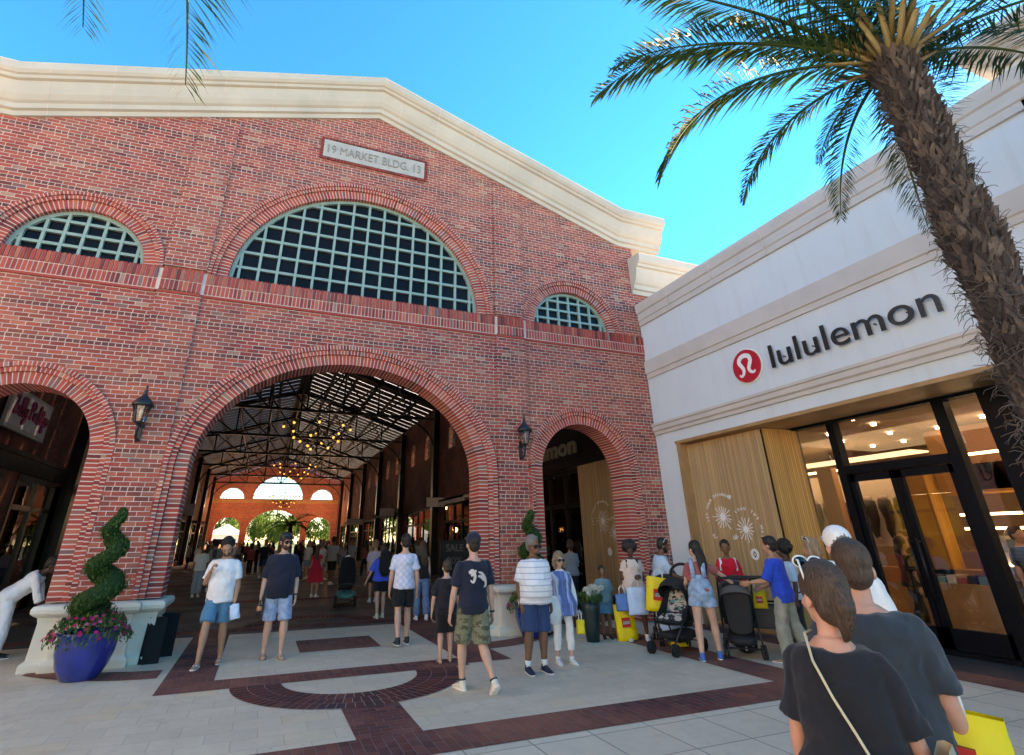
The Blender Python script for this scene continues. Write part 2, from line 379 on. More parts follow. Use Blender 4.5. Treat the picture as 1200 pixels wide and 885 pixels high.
rect=lambda a,b,c,d:[(a,c),(b,c),(b,d),(a,d)]
sheet('brick_paving_band',rect(-8,6.8,5.25,5.86),'paver_y')
sheet('brick_paving_band',rect(6.13,6.8,5.86,10.9),'paver_x')
sheet('brick_paving_band',[(6.13,10.9),(6.8,10.9),(8.7,11.7),(8.7,12.5),(7.2,12.2),(6.13,11.5)],'paver_x',.012)
sheet('brick_paving_band',[(6.13,8.7),(6.13,10.2),(5.9,10.9),(5.6,10.9),(5.9,10.0),(5.9,8.7)],'slab_small',.006)
sheet('brick_paving_band',rect(1.05,1.67,5.86,6.9),'paver_x')
sheet('brick_paving_band',rect(-.31,3.04,8.33,8.86),'paver_y')
sheet('brick_paving_band',rect(-.93,-.31,8.33,13.1),'paver_x')
sheet('brick_paving_band',[(3.04,8.45),(3.75,8.45),(3.75,13.1),(3.04,13.1)],'paver_x')
sheet('brick_paving_band',rect(.84,2.16,10.32,11.5),'paver_y')
sheet('brick_paving_band',rect(-6,8.7,13.1,13.6),'paver_y')
for Y in (19,27,35,43,51,59,67): sheet('brick_paving_band',rect(-6,8.7,Y,Y+.6),'paver_y')
for sx in (-1,1):
    c=lambda x:1.36+sx*(x-1.36)
    o=[];i=[]
    for k in range(15):
        q=k/14; X=3.75+q*1.75; o.append((c(X),9.32+.95*q*q)); i.append((c(X),9.85+.72*q**1.6))
    sheet('brick_paving_band',o+i[::-1],'paver_y')
def halfring(cx,cy,r0,r1,sgn):
    b=MB(); n0=0
    rr=r0
    rows=[(r0+(r1-r0)*k/3,r0+(r1-r0)*(k+1)/3-.006) for k in range(3)]
    b.add([(cx+r0*math.cos(PI*i/40),cy+sgn*r0*math.sin(PI*i/40),.007) for i in range(41)]+[(cx+r1*math.cos(PI*i/40),cy+sgn*r1*math.sin(PI*i/40),.007) for i in range(41)],[(i,i+1,i+42,i+41) for i in range(40)],1)
    for k,(a,e) in enumerate(rows):
        n=int(PI*(a+e)/2/.098); 
        for i in range(n):
            t0=PI*(i+.04)/n; t1=PI*(i+.96)/n; q=[(a,t0),(e,t0),(e,t1),(a,t1)]
            b.add([(cx+r*math.cos(t),cy+sgn*r*math.sin(t),.011) for r,t in q],[(0,1,2,3)],0,random.random()*.98+.01)
    tag(b.build('brick_paving_ring',['paver_block','mortar']),kind=S)
halfring(1.36,8.33,.87,1.47,-1); halfring(1.36,13.6,.87,1.47,1)
sheet('brick_paving_band',rect(8.2,8.75,-3,9.9),'paver_x'); sheet('threshold_strip',rect(8.75,9.8,-3,9.8),'granite_strip')
ob=thing('bounce_building','pale cream building added outside the view to bounce warm sunlight onto the plaza','building',(-15.5,-6,0)); b=MB(); b.box(-6,0,-22,20,0,11); b.build('wall','limestone_cornice',ob); b=MB(); b.box(-6.3,.35,-22.3,20.3,11.003,11.8); b.build('cornice','white_paint',ob)  # unseen building, added and sized to reflect warm sun into the plaza
b=MB()
for k in range(6): b.box(-.05,.03,-19+k*6,-15.5+k*6,.3,3.2)
for k in range(6):
    b=MB(); b.box(-.05,.03,-19+k*6,-15.5+k*6,.3,3.2); b.build('window','dark_pane',ob)
# ------------------------------------------------------------------ market building
HX=1.36; SL=.335
bld=thing('market_building','long red brick market hall with a stone gable, arched openings and half round windows','building',(HX,10.59,0))
def gz(x,peak): return peak-SL*abs(x-HX)
def front_wall(y0,y1,mat,name,full=True):
    b=MB()
    o=[(-8.6,0),(8.84,0),(8.84,3.9),(13,3.9),(13,7.9),(8.8,7.9),(8.8,gz(8.3,11.75)),(8.3,gz(8.3,11.75)),(HX,11.75),(-5.6,gz(-5.6,11.75)),(-8.6,gz(-5.6,11.75))]
    if not full: o=[(-6.1,0),(8.84,0),(8.84,gz(8.3,11.75)),(8.3,gz(8.3,11.75)),(HX,11.75),(-5.6,gz(-5.6,11.75)),(-6.1,gz(-5.6,11.75))]
    e=0.
    holes=[arch(HX,2.86,3.10,2.44,-.2) if 0 else arch(HX,2.86,3.10,2.44,.001)]
    holes+=[arch(HX+s*5.29,3.02,1.44,1.44,.001) for s in (-1,1)]
    holes+=[arch(HX,6.54,3.02,2.86)]+[arch(HX+s*5.29,6.54,1.42,1.34) for s in (-1,1)]
    holed(o,holes,XZ,y0,y1,b); return b.build(name,mat,bld,True)
front_wall(10.59,11.25,'brick_xz','front_wall')
# pilaster strips stand 4 cm proud
for x0,x1 in ((-2.49,-1.72),(4.49,5.26)):
    b=MB(); b.box(x0,x1,10.55,10.589,6.62,gz(x0,11.72) if x0<0 else gz(x1,11.72)); b.box(x0,x1,10.55,10.589,.86,6.07)
    b.build('pilaster','brick_xz',bld,True)
# arch rings of real voussoirs
def ring(name,cx,z0,a,b_,wid,y0,y1,bw=.072,zb=None,gap=.018,mat='brick_block'):
    b=MB(); N=400; P=[(cx+(a+wid/2)*math.cos(PI*i/N),z0+(b_+wid/2)*math.sin(PI*i/N)) for i in range(N+1)]
    L=[0.]
    for i in range(N): L.append(L[-1]+math.hypot(P[i+1][0]-P[i][0],P[i+1][1]-P[i][1]))
    n=max(4,int(L[-1]/bw)); k=0
    def at(l):
        nonlocal k
        while k<N-1 and L[k+1]<l: k+=1
        return PI*(k+(l-L[k])/(L[k+1]-L[k]))/N
    T=[at(L[-1]*i/n) for i in range(n+1)]
    # mortar bed behind
    pi=[(cx+a*math.cos(PI*i/60),z0+b_*math.sin(PI*i/60)) for i in range(61)]; po=[(cx+(a+wid)*math.cos(PI*i/60),z0+(b_+wid)*math.sin(PI*i/60)) for i in range(61)]
    if zb is not None: pi=[(cx+a,zb)]+pi+[(cx-a,zb)]; po=[(cx+a+wid,zb)]+po+[(cx-a-wid,zb)]
    vs=[];fs=[];K=len(pi)
    for q in (y0+.006,y1-.003):
        vs+=[(p[0],q,p[1]) for p in pi]+[(p[0],q,p[1]) for p in po]
    # shrink the bed 3 mm from the soffit
    for i in range(K-1):
        fs+=[(i,i+1,K+i+1,K+i),(2*K+i,3*K+i,3*K+i+1,2*K+i+1),(i,2*K+i,2*K+i+1,i+1),(K+i,K+i+1,3*K+i+1,3*K+i)]
    fs+=[(0,K,3*K,2*K),(K-1,3*K-1,4*K-1,2*K-1)]
    b.add(vs,fs,1)
    def blk(q,bid):
        vs=[(p[0],y,p[1]) for y in (y0,y1) for p in q]
        b.add(vs,[(3,2,1,0),(4,5,6,7),(0,1,5,4),(1,2,6,5),(2,3,7,6),(3,0,4,7)],0,bid)
    for i in range(n):
        t0,t1=T[i],T[i+1]; e=(t1-t0)*gap/bw/2; t0+=e; t1-=e
        blk([(cx+(a-.003)*math.cos(t0),z0+(b_-.003)*math.sin(t0)),(cx+(a+wid)*math.cos(t0),z0+(b_+wid)*math.sin(t0)),(cx+(a+wid)*math.cos(t1),z0+(b_+wid)*math.sin(t1)),(cx+(a-.003)*math.cos(t1),z0+(b_-.003)*math.sin(t1))],random.uniform(.02,.98))
    if zb is not None:
        m=int((z0-zb)/bw)
        for s in (-1,1):
            for i in range(m):
                za=zb+(z0-zb)*i/m+gap/2; zc=zb+(z0-zb)*(i+1)/m-gap/2
                x1,x2=cx+s*(a-.003),cx+s*(a+wid); blk([(x1,za),(x2,za),(x2,zc),(x1,zc)],random.uniform(.02,.98))
    return b.build(name,[mat,'mortar'],bld,True)
ring('arch_ring',HX,2.86,2.71,2.14,.205,10.62,11.2,zb=.86); ring('arch_ring',HX,2.86,2.925,2.345,.09,10.575,11.0,.068,zb=.86); ring('arch_ring',HX,2.86,3.02,2.44,.09,10.545,10.75,.062,zb=.86)
for s in (-1,1):
    c=HX+s*5.29
    ring('arch_ring',c,3.02,1.08,1.10,.20,10.62,11.2,zb=.86 if s<0 else .02); ring('arch_ring',c,3.02,1.285,1.30,.08,10.575,11.0,.068,zb=.86 if s<0 else .02); ring('arch_ring',c,3.02,1.37,1.385,.08,10.545,10.75,.062,zb=.86 if s<0 else .02)
    ring('arch_ring',c,6.545,1.10,1.02,.19,10.62,10.95); ring('arch_ring',c,6.545,1.295,1.215,.075,10.575,10.9,.068); ring('arch_ring',c,6.545,1.375,1.295,.065,10.545,10.7,.062)
ring('arch_ring',HX,6.545,2.71,2.55,.205,10.62,10.95); ring('arch_ring',HX,6.545,2.92,2.76,.08,10.575,10.9,.068); ring('arch_ring',HX,6.545,3.005,2.845,.07,10.545,10.7,.062)
# sill courses
b=MB()
b.box(-6.6,13,10.553,10.586,6.085,6.535,1)
for x0,x1,o in ((-6.6,-2.52,0),(-2.46,-1.75,.03),(-1.70,4.47,0),(4.52,5.22,.03),(5.28,8.82,0)):
    for z0,z1,yy in ((6.32,6.545,10.53-o),(6.10,6.30,10.545-o)):
        n=int((x1-x0)/.074)
        for i in range(n):
            b.box(x0+(x1-x0)*i/n+.009,x0+(x1-x0)*(i+1)/n-.009,yy,10.57,z0,z1,0,random.uniform(.02,.98))
    b.box(x0,x1,10.56-o,10.588,6.04,6.085,0,.3)
    if o: b.box(x0,x1,10.556-o,10.5525,6.10,6.53,1)
b.build('sill_course',['brick_block','mortar'],bld,True)
# half round windows
def lunette(cx,z0,a,b_,y,sp,rows,name='half_round_window'):
    fr=MB(); n=48
    for i in range(n):
        t0,t1=PI*i/n,PI*(i+1)/n
        fr.add([(cx+r[0]*math.cos(t),yy,z0+r[1]*math.sin(t)) for yy in (y-.05,y+.03) for t in (t0,t1) for r in ((a-.075,b_-.075),(a,b_))],[(0,1,3,2),(4,6,7,5),(0,2,6,4),(1,5,7,3)],0,0.)
    fr.box(cx-a,cx+a,y-.05,y+.03,z0,z0+.06)
    k=int(a/sp)
    xs=[cx+sp*i for i in range(-k,k+1)] if name!='x' else []
    for x in xs:
        h=b_*math.sqrt(max(0,1-((x-cx)/a)**2))-.04
        if h>.1: fr.box(x-.026,x+.026,y-.045,y+.025,z0+.05,z0+h)
    dz=b_/rows
    for j in range(1,rows):
        z=dz*j; hw=a*math.sqrt(max(0,1-(z/b_)**2))-.04
        if hw>.1: fr.box(cx-hw,cx+hw,y-.04,y+.02,z0+z-.028,z0+z+.028)
    return fr
for cx,a,b_,sp,rows in ((HX,2.71,2.55,.362,7),(HX-5.29,1.10,1.02,.31,4),(HX+5.29,1.10,1.02,.31,4)):
    wn=lunette(cx,6.545,a,b_,10.78,sp,rows).build('half_round_window','muntin_green',bld,True)
    g=MB(); g.prism([(cx+a*math.cos(PI*i/40),6.545+b_*math.sin(PI*i/40)) for i in range(41)],XZ,10.80,10.815); gp=g.build('pane','dark_pane',bld,True); gp.parent=wn
# gable cornice: one moulded profile swept along the gable
CP=[(0,0),(.05,0),(.07,.10),(.13,.12),(.15,.22),(.20,.26),(.26,.36),(.31,.50),(.34,.62),(.40,.64),(.42,.70),(.46,.72),(.50,.78),(.52,.93),(.50,.96),(0,.98)]
def sweep(b,path,prof,y=10.59,m=0,sgn=-1):
    K=len(prof); vs=[]; fs=[]
    for (x,z) in path:
        for (o,h) in prof: vs.append((x,y+sgn*o,z+h))
    for i in range(len(path)-1):
        for j in range(K-1): fs.append((i*K+j,i*K+j+1,(i+1)*K+j+1,(i+1)*K+j))
        fs.append((i*K+K-1,i*K,(i+1)*K,(i+1)*K+K-1))
    fs+=[tuple(range(K)),tuple(range((len(path)-1)*K,len(path)*K))]
    b.add(vs,fs,m)
zk=gz(8.3,11.62)
b=MB(); sweep(b,[(-9.5,zk),(-5.6,zk),(HX,11.62),(8.3,zk),(9.75,zk)],CP); 
b.box(8.8,9.7,10.588,11.25,zk,zk+.97)
def joints(b,path,step,prof,y=10.59):
    for (xa,za),(xb,zb) in zip(path[:-1],path[1:]):
        L=math.hypot(xb-xa,zb-za); n=int(L/step)
        for i in range(1,n+1):
            q=(i-.5)/n; x=xa+(xb-xa)*q; z=za+(zb-za)*q
            for (o0,h0),(o1,h1) in zip(prof[1:-2],prof[2:-1]):
                b.add([(x-.006,y-o0-.0025,z+h0),(x+.006,y-o0-.0025,z+h0),(x+.006,y-o1-.0025,z+h1),(x-.006,y-o1-.0025,z+h1)],[(0,1,2,3)],1)
joints(b,[(-5.6,zk),(HX,11.62)],.95,CP); joints(b,[(HX,11.62),(8.3,zk)],.95,CP)
# thin mortar-coloured joints across the mouldings
b.build('gable_cornice',['limestone_cornice','mortar'],bld,True)
b=MB(); sweep(b,[(8.62,7.82),(13.4,7.82)],[(o*1.0,h*1.12) for o,h in CP],10.587); b.box(8.85,13.3,10.6,11.3,7.9,8.9)
b.build('wing_cornice','limestone_cornice',bld,True)
# carved name panel
b=MB(); b.box(.12,2.60,10.555,10.588,10.06,10.56)
for i in range(33):
    for z0 in (9.985,10.575): b.box(.06+i*.079,.06+i*.079+.068,10.55,10.588,z0,z0+.06,1,random.uniform(.02,.2))
for z in range(7):
    for x0 in (.045,2.615): b.box(x0,x0+.06,10.55,10.588,10.06+z*.073,10.06+z*.073+.062,1,random.uniform(.02,.2))
FM=lambda x,y,z:Matrix(((1,0,0,x),(0,0,-1,y),(0,1,0,z),(0,0,0,1)))
pn=b.build('name_panel',['panel_stone','brick_block'],bld,True)
b=MB(); text_mb(b,'19 MARKET BLDG. 13',.34,FM(.22,10.548,10.19),.02,-.002,width=2.28)
b.build('carved_lettering',plain('carved_stone',(.25,.23,.21),.85),bld,True).parent=pn
# plinths of moulded cast stone
def plinth(b,x0,x1,y0,y1,zt=.84,m=0):
    prof=[(.10,0),(.10,.10),(.07,.13),(.045,.15),(.03,.60),(.045,.68),(.09,.70),(.125,.735),(.13,.78),(.11,.825),(.06,zt)]
    vs=[];fs=[]
    for o,z in prof: vs+=[(x0-o,y0-o,z),(x1+o,y0-o,z),(x1+o,y1+o,z),(x0-o,y1+o,z)]
    for i in range(len(prof)-1):
        for j in range(4): a=i*4+j; c=i*4+(j+1)%4; fs.append((a,c,c+4,a+4))
    n=(len(prof)-1)*4; fs+=[(0,1,2,3),(n,n+1,n+2,n+3)]
    b.add(vs,fs,m)
for x0,x1 in ((-2.49,-1.72),(4.49,5.26)):
    b=MB(); plinth(b,x0-.05,x1+.05,10.40,11.1); plinth(b,x0-.32,x1+.36,10.52,11.35,.835)
    b.build('stone_plinth','stone',bld,True,bevel=.012)
# ------------------------------------------------------------------ the hall
brickmat('brick_hall_shade','YZ',cols=[(a,tuple(q*.34 for q in c)) for a,c in BR],mort=(.14,.12,.11))  # facade brick with the hall's shade put into its colours
YF=74.
front_wall(YF,YF+.6,'brick_xz','far_wall',False)
for (cx,a,b_,sp,rows) in ((HX,3.02,2.86,.362,7),(HX-5.29,1.42,1.34,.31,4),(HX+5.29,1.42,1.34,.31,4)):
    wn=lunette(cx,6.545,a,b_,YF+.3,sp,rows).build('far_half_round_window','muntin_green',bld,True)
    g=MB(); g.prism([(cx+a*math.cos(PI*i/40),6.545+b_*math.sin(PI*i/40)) for i in range(41)],XZ,YF+.31,YF+.318); g.build('pane','glass_clear',bld,True).parent=wn
b=MB(); b.box(-6.1,8.8,YF-.08,YF-.003,6.1,6.5); b.build('far_wall_ledge','warm_wood',bld,True)
TY=[21.,29.2,37.4,45.6,53.8,62.,70.]
wy=[14.2,17.8]
for a_,c_ in zip(TY[:-1],TY[1:]): m_=(a_+c_)/2; wy+=[m_-1.7,m_+1.7]
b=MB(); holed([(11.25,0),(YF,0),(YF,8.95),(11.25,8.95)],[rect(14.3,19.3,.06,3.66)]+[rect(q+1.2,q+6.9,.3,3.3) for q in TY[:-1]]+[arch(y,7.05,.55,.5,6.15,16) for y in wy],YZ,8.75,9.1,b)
rw=b.build('right_wall','brick_hall_shade',bld,True)
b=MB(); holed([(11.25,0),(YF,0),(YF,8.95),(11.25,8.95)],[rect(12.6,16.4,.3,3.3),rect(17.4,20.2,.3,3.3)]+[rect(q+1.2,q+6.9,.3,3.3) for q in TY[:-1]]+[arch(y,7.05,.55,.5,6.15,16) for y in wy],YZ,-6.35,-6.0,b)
b.build('left_wall','brick_hall_shade',bld,True)
for y in wy:
    for x in (8.9,-6.2):
        f=MB()
        for q in (-.28,0,.28): f.box(x-.02,x+.02,y+q-.015,y+q+.015,6.16,7.5 if q==0 else 7.42)
        for z in (6.17,6.42,6.67,6.92,7.17): f.box(x-.015,x+.015,y-.54,y+.54,z-.015,z+.015)
        wf=f.build('arched_window','black_metal',bld,True)
        g=MB(); g.prism(arch(y,7.05,.55,.5,6.15,16),YZ,x+.03,x+.036); g.build('pane','glass_clear',bld,True).parent=wf
# roof deck: dark boards running up the slope, daylight strips between
RZ,EZ=11.25,8.9
def slope(b,x0,x1,y0,y1,th,off=0.):
    z=lambda x:RZ-(RZ-EZ)*abs(x-HX)/7.5+off
    b.add([(x0,y0,z(x0)),(x1,y0,z(x1)),(x1,y1,z(x1)),(x0,y1,z(x0)),(x0,y0,z(x0)+th),(x1,y0,z(x1)+th),(x1,y1,z(x1)+th),(x0,y1,z(x0)+th)],[(0,1,2,3),(4,7,6,5),(0,4,5,1),(3,2,6,7),(0,3,7,4),(1,5,6,2)])
b=MB(); sk=MB(); y=11.3
while y<YF-.9:
    for x0,x1 in ((-6.3,HX),(HX,9.02)): slope(b,x0,x1,y,y+.825,.014)
    for k in range(6):
        for s in (-1,1):
            xa=HX+s*(.35+k*1.2); xb=HX+s*(.35+k*1.2+1.02)
            slope(sk,min(xa,xb),max(xa,xb),y+.825,y+.88,.006,.004)
            xc=HX+s*(.35+k*1.2+1.2); slope(b,min(xb,xc),max(xb,xc),y+.79,y+.88,.014)
    slope(b,HX-.35,HX,y+.79,y+.88,.014); slope(b,HX,HX+.35,y+.79,y+.88,.014)
    y+=.88
b.build('roof_deck','roof_deck',bld,True); sk.build('skylight_strip','skylight_panel',bld,True)
# trusses
def truss(Y):
    b=MB(); zc=8.1; ch=lambda x:RZ-.12-(RZ-EZ)*abs(x-HX)/7.5
    b.box(HX-7.3,HX+7.3,Y-.09,Y+.09,zc-.09,zc+.05)
    for s in (-1,1):
        b.tube([(HX,Y,ch(HX)),(HX+s*7.3,Y,ch(HX+s*7.3))],[.10,.10],6,smooth=False)
        xs=[0,1.9,3.8,5.6]
        for i,x in enumerate(xs[1:]): b.cyl((HX+s*x,Y,zc),(HX+s*x,Y,ch(HX+s*x)),.05,n=6)
        for x0,x1 in ((0,1.9),(1.9,3.8),(3.8,5.6)): b.cyl((HX+s*x0,Y,zc),(HX+s*x1,Y,ch(HX+s*x1)),.045,n=6)
        # curved bracket down to the column
        pts=[(HX+s*(7.15-2.2*(1-math.cos(a))),Y,6.1+1.95*math.sin(a)) for a in [PI/2*i/10 for i in range(11)]]
        b.tube(pts,[.06]*11,6)
        b.box(HX+s*7.2-.16,HX+s*7.2+.16,Y-.2,Y+.2,0,8.6)
    b.cyl((HX,Y,zc),(HX,Y,RZ-.1),.05,n=6)
    # bracing running along the hall
    return b.build('roof_truss','steel_dark',bld,True)
for Y in TY: truss(Y)
b=MB()
for Y0,Y1 in zip([11.3]+TY[:-1],TY):
    for s in (-1,1): b.cyl((HX+s*3.8,Y0,8.15),(HX+s*.3,Y1,10.9),.045,n=6); b.cyl((HX+s*5.6,Y1,8.15),(HX+s*1.9,Y0,10.3),.04,n=6)
for x in (-3.8,-1.9,0,1.9,3.8): b.cyl((HX+x,11.3,RZ-.25-(RZ-EZ)*abs(x)/7.5),(HX+x,YF,RZ-.25-(RZ-EZ)*abs(x)/7.5),.06,n=6)
b.build('purlin','steel_dark',bld,True)
# shopfronts in the hall bays
SH=[('shop_glow',),]
for i,q in enumerate(TY[:-1]):
    for sx,x in ((1,8.78),(-1,-6.03)):
        if sx<0 and i>2 and 0: continue
        f=MB(); y0,y1=q+1.2,q+6.9
        for yy in (y0,y0+1.6,y0+2.85,y0+4.1,y1): f.box(x-.05,x+.05,yy-.05,yy+.05,.02,3.3)
        for z in (.3,2.5,3.28): f.box(x-.05,x+.05,y0,y1,z-.05,z+.05)
        if (i+(sx>0))%2: 
            for yy in (y0+.5,y0+1.05,y0+4.6,y0+5.2): f.box(x-.02,x+.02,yy-.02,yy+.02,.3,2.5)
            for z in (.9,1.5,2.1): f.box(x-.02,x+.02,y0,y1,z-.015,z+.015)
        sf=f.build('shopfront','charcoal_frame',bld,True)
        g=MB(); g.box(x-.006,x+.006,y0,y1,.3,3.27); g.build('shop_glass','glass_clear',bld,True).parent=sf
        r=MB(); xa,xb=(x+.2,x+4.2) if sx>0 else (x-4.2,x-.2)
        # a lit room behind the glass
        r.box(xa,xb,y0-.3,y1+.3,-.05,.02); r.box(xa,xb,y0-.3,y1+.3,3.4,3.5); xw=xb if sx>0 else xa
        r.box(xw-.05,xw+.05,y0-.3,y1+.3,0,3.5); r.box(xa,xb,y0-.4,y0-.3,0,3.5); r.box(xa,xb,y1+.3,y1+.4,0,3.5)
        r.build('shop_room','tan_plaster',bld,True).parent=sf
        l=MB()
        for k in range(3): l.box((xa+xb)/2-.7,(xa+xb)/2+.7,y0+.8+k*1.9,y0+1.2+k*1.9,3.36,3.395)
        for k in range(4): l.box(xw-.12 if sx>0 else xw+.06,xw-.06 if sx>0 else xw+.12,y0+.4+k*1.4,y0+1.4+k*1.4,1.7,1.76)
        l.build('shop_lighting','lamp_warm' if (i*2+(sx>0))%3 else 'strip_warm',bld,True).parent=sf
        a=MB(); a.box(x-.9 if sx>0 else x,x if sx>0 else x+.9,y0+.3,y1-.3,3.36,3.46); 
        a.box(x-.9 if sx>0 else x+.84,x-.84 if sx>0 else x+.9,y0+.3,y1-.3,3.2,3.46); 
        if i%2==0: a.build('shop_canopy','pale_panel' if i%3==0 else 'dark_wall',bld,True).parent=sf
# front left bay shop (two display windows)
for y0,y1 in ((12.6,16.4),(17.4,20.2)):
    f=MB(); x=-6.03
    for yy in (y0,(y0+y1)/2,y1): f.box(x-.06,x+.06,yy-.06,yy+.06,.3,3.3)
    for z in (.33,2.55,3.27): f.box(x-.06,x+.06,y0,y1,z-.06,z+.06)
    sf=f.build('shopfront','black_metal',bld,True)
    g=MB(); g.box(x-.006,x+.006,y0,y1,.3,3.27); g.build('shop_glass','glass_clear',bld,True).parent=sf
    r=MB(); r.box(x-3.2,x-.3,y0-.3,y1+.3,0,.05); r.box(x-3.2,x-.3,y0-.3,y1+.3,3.4,3.5); r.box(x-3.3,x-3.2,y0-.3,y1+.3,0,3.5); r.box(x-3.2,x-.3,y0-.4,y0-.3,0,3.5); r.box(x-3.2,x-.3,y1+.3,y1+.4,0,3.5)
    m,t=(M['yellow_wall'],None) if 'yellow_wall' in M else newmat('yellow_wall')
    if t:
        n=t.noise(t.coord(),1.4,4); t.out(t.bsdf(t.ramp(n,[(0,(.10,.14,.02)),(.45,(.45,.36,.04)),(.6,(.62,.48,.07)),(1,(.18,.24,.04))]),.7))
    r.build('shop_room','yellow_wall',bld,True).parent=sf
    l=MB(); l.box(x-1.2,x-.9,y0+.5,y0+1.9,3.3,3.39); l.build('shop_lighting','strip_warm',bld,True).parent=sf
b=MB(); b.box(-6.0,-5.92,11.3,21,3.36,3.72); b.box(-6.0,-5.88,11.3,21,3.72,3.82); b.build('shop_fascia','charcoal_frame',bld,True)
b=MB(); b.box(-6.35,-6.0,20.2,20.9,0,3.3); b.build('brick_pier','brick_hall_shade',bld,True)
# ------------------------------------------------------------------ white clothing store
SX=8.75
st=thing('clothing_store','white stucco shop with black lettering, a round red emblem and a timber entrance','building',(SX,6.5,0))
WM=lambda x,y,z:Matrix(((0,0,-1,x),(-1,0,0,y),(0,1,0,z),(0,0,0,1)))   # text on a wall that faces -x
b=MB(); holed([(-4,0),(10.58,0),(10.58,7.3),(-4,7.3)],[rect(3.3,9.85,-.5+.501,3.72)],YZ,SX,SX+.35,b); b.build('stucco_wall','stucco',st,True)
def mould(b,y0,y1,z,prof,x=SX,m=0):
    K=len(prof); vs=[(x-o,y,z+h) for y in (y0,y1) for o,h in prof]
    b.add(vs,[(j,j+1,K+j+1,K+j) for j in range(K-1)]+[(K-1,0,K,2*K-1),tuple(range(K)),tuple(range(K,2*K))],m)
b=MB()
mould(b,-4,10.55,6.86,[(0,0),(.05,0),(.05,.13),(.075,.15),(.075,.33),(.11,.36),(.13,.52),(.13,.60),(0,.60)])
mould(b,-4,10.55,5.40,[(0,0),(.04,0),(.04,.11),(.07,.13),(.07,.46),(0,.49)])
mould(b,-4,10.55,3.96,[(0,0),(.05,0),(.05,.07),(.09,.10),(.09,.19),(.12,.21),(.12,.26),(0,.27)])
for z0,z1,o in ((6.86,7.4,.132),(5.53,5.86,.0725),(4.06,4.15,.0925)):
    for k in range(9): 
        y=9.3-k*1.45; b.box(SX-o,SX-o+.02,y-.005,y+.005,z0+.02,z1-.02,1)
b.build('stone_moulding',['trim_stone','mortar'],st,True)
b=MB(); b.box(SX+.05,16,-4,10.55,7.05,7.15); b.build('roof','pale_panel',st,True)
b=MB(); b.box(8.70,12.5,-4,2.25,7.46,8.05); b.box(8.70,12.5,-4,2.25,6.4,7.44); b.build('corner_tower','tower_stucco',st,True)
b=MB()
tp=[(0,0),(.06,0),(.08,.08),(.16,.12),(.20,.22),(.30,.26),(.34,.34),(.34,.46),(0,.48)]
vs=[]
for o,h in tp: vs+=[(8.70-o,-4-o,7.58+h),(12.5+o,-4-o,7.58+h),(12.5+o,2.25+o,7.58+h),(8.70-o,2.25+o,7.58+h)]
b.add(vs,[(i*4+j,i*4+(j+1)%4,(i+1)*4+(j+1)%4,(i+1)*4+j) for i in range(len(tp)-1) for j in range(4)]+[(32,33,34,35)])
b.build('tower_cornice','limestone_cornice',st,True)
# lettering and emblem
b=MB(); text_mb(b,'lululemon',.66,WM(SX-.07,6.87,4.60),.03,-.001,width=2.93)
b.build('sign_lettering','sign_black',st,True)
b=MB(); 
for z in (4.75,): 
    for y in (6.6,6.0,5.4,4.9,4.4): b.box(SX-.06,SX,y-.01,y+.01,z,z+.02)
b.build('letter_stud','black_metal',st,True)
def disk(b,cy,cz,r,x0,x1,m=0,n=48,ry=1.):
    b.prism([(cy+r*ry*math.cos(2*PI*i/n),cz+r*math.sin(2*PI*i/n)) for i in range(n)],YZ,x0,x1,m)
def stroke(pts,w,n=10):
    """outline of a brush stroke through pts; w(t) is its half width"""
    P=[]
    for i in range(len(pts)-1):
        p0=V(pts[max(i-1,0)]);p1=V(pts[i]);p2=V(pts[i+1]);p3=V(pts[min(i+2,len(pts)-1)])
        for k in range(n):
            t=k/n; P.append(.5*((2*p1)+(p2-p0)*t+(2*p0-5*p1+4*p2-p3)*t*t+(3*p1-p0-3*p2+p3)*t**3))
    P.append(V(pts[-1])); return P
def ribbon(b,pts,wf,fn,d0,d1,m=0,n=8):
    P=stroke(pts,wf,n); N=len(P); vs=[];fs=[]
    for i,p in enumerate(P):
        t=(P[min(i+1,N-1)]-P[max(i-1,0)]).normalized(); nn=V((-t.y,t.x)); w_=wf(i/(N-1))
        for s in (-1,1):
            q=p+nn*w_*s; vs.append(fn((q.x,q.y),d0)); vs.append(fn((q.x,q.y),d1))
    for i in range(N-1):
        a=i*4; c=a+4; fs+=[(a,c,c+2,a+2),(a+1,a+3,c+3,c+1),(a,a+1,c+1,c),(a+2,c+2,c+3,a+3)]
    fs+=[(0,2,3,1),((N-1)*4,(N-1)*4+1,(N-1)*4+3,(N-1)*4+2)]
    b.add(vs,fs,m)
EM=[(-.19,-.15),(-.15,-.19),(-.09,-.15),(-.07,-.06),(-.11,.02),(-.15,.10),(-.11,.18),(-.01,.215),(.10,.18),(.13,.09),(.09,.0),(.06,-.07),(.09,-.14),(.16,-.17),(.20,-.13)]
def emblem(par,cy,cz,k,x,sgn=-1,name='round_emblem'):
    b=MB(); disk(b,cy,cz,.335*k,x,x-.05); e=b.build(name,'logo_red',par,True)
    b=MB(); disk(b,cy,cz,.36*k,x+.0,x-.012); 
    f=lambda p,d:(d,cy-p[0]*k*1.0,cz+p[1]*k*1.0)
    ribbon(b,EM,lambda t:.012+.034*math.sin(PI*min(1,max(0,t)))**.7*k,f,x-.051,x-.058)
    b.build('emblem_mark','white_paint',par,True).parent=e
emblem(st,7.47,4.83,1.,SX-.01)
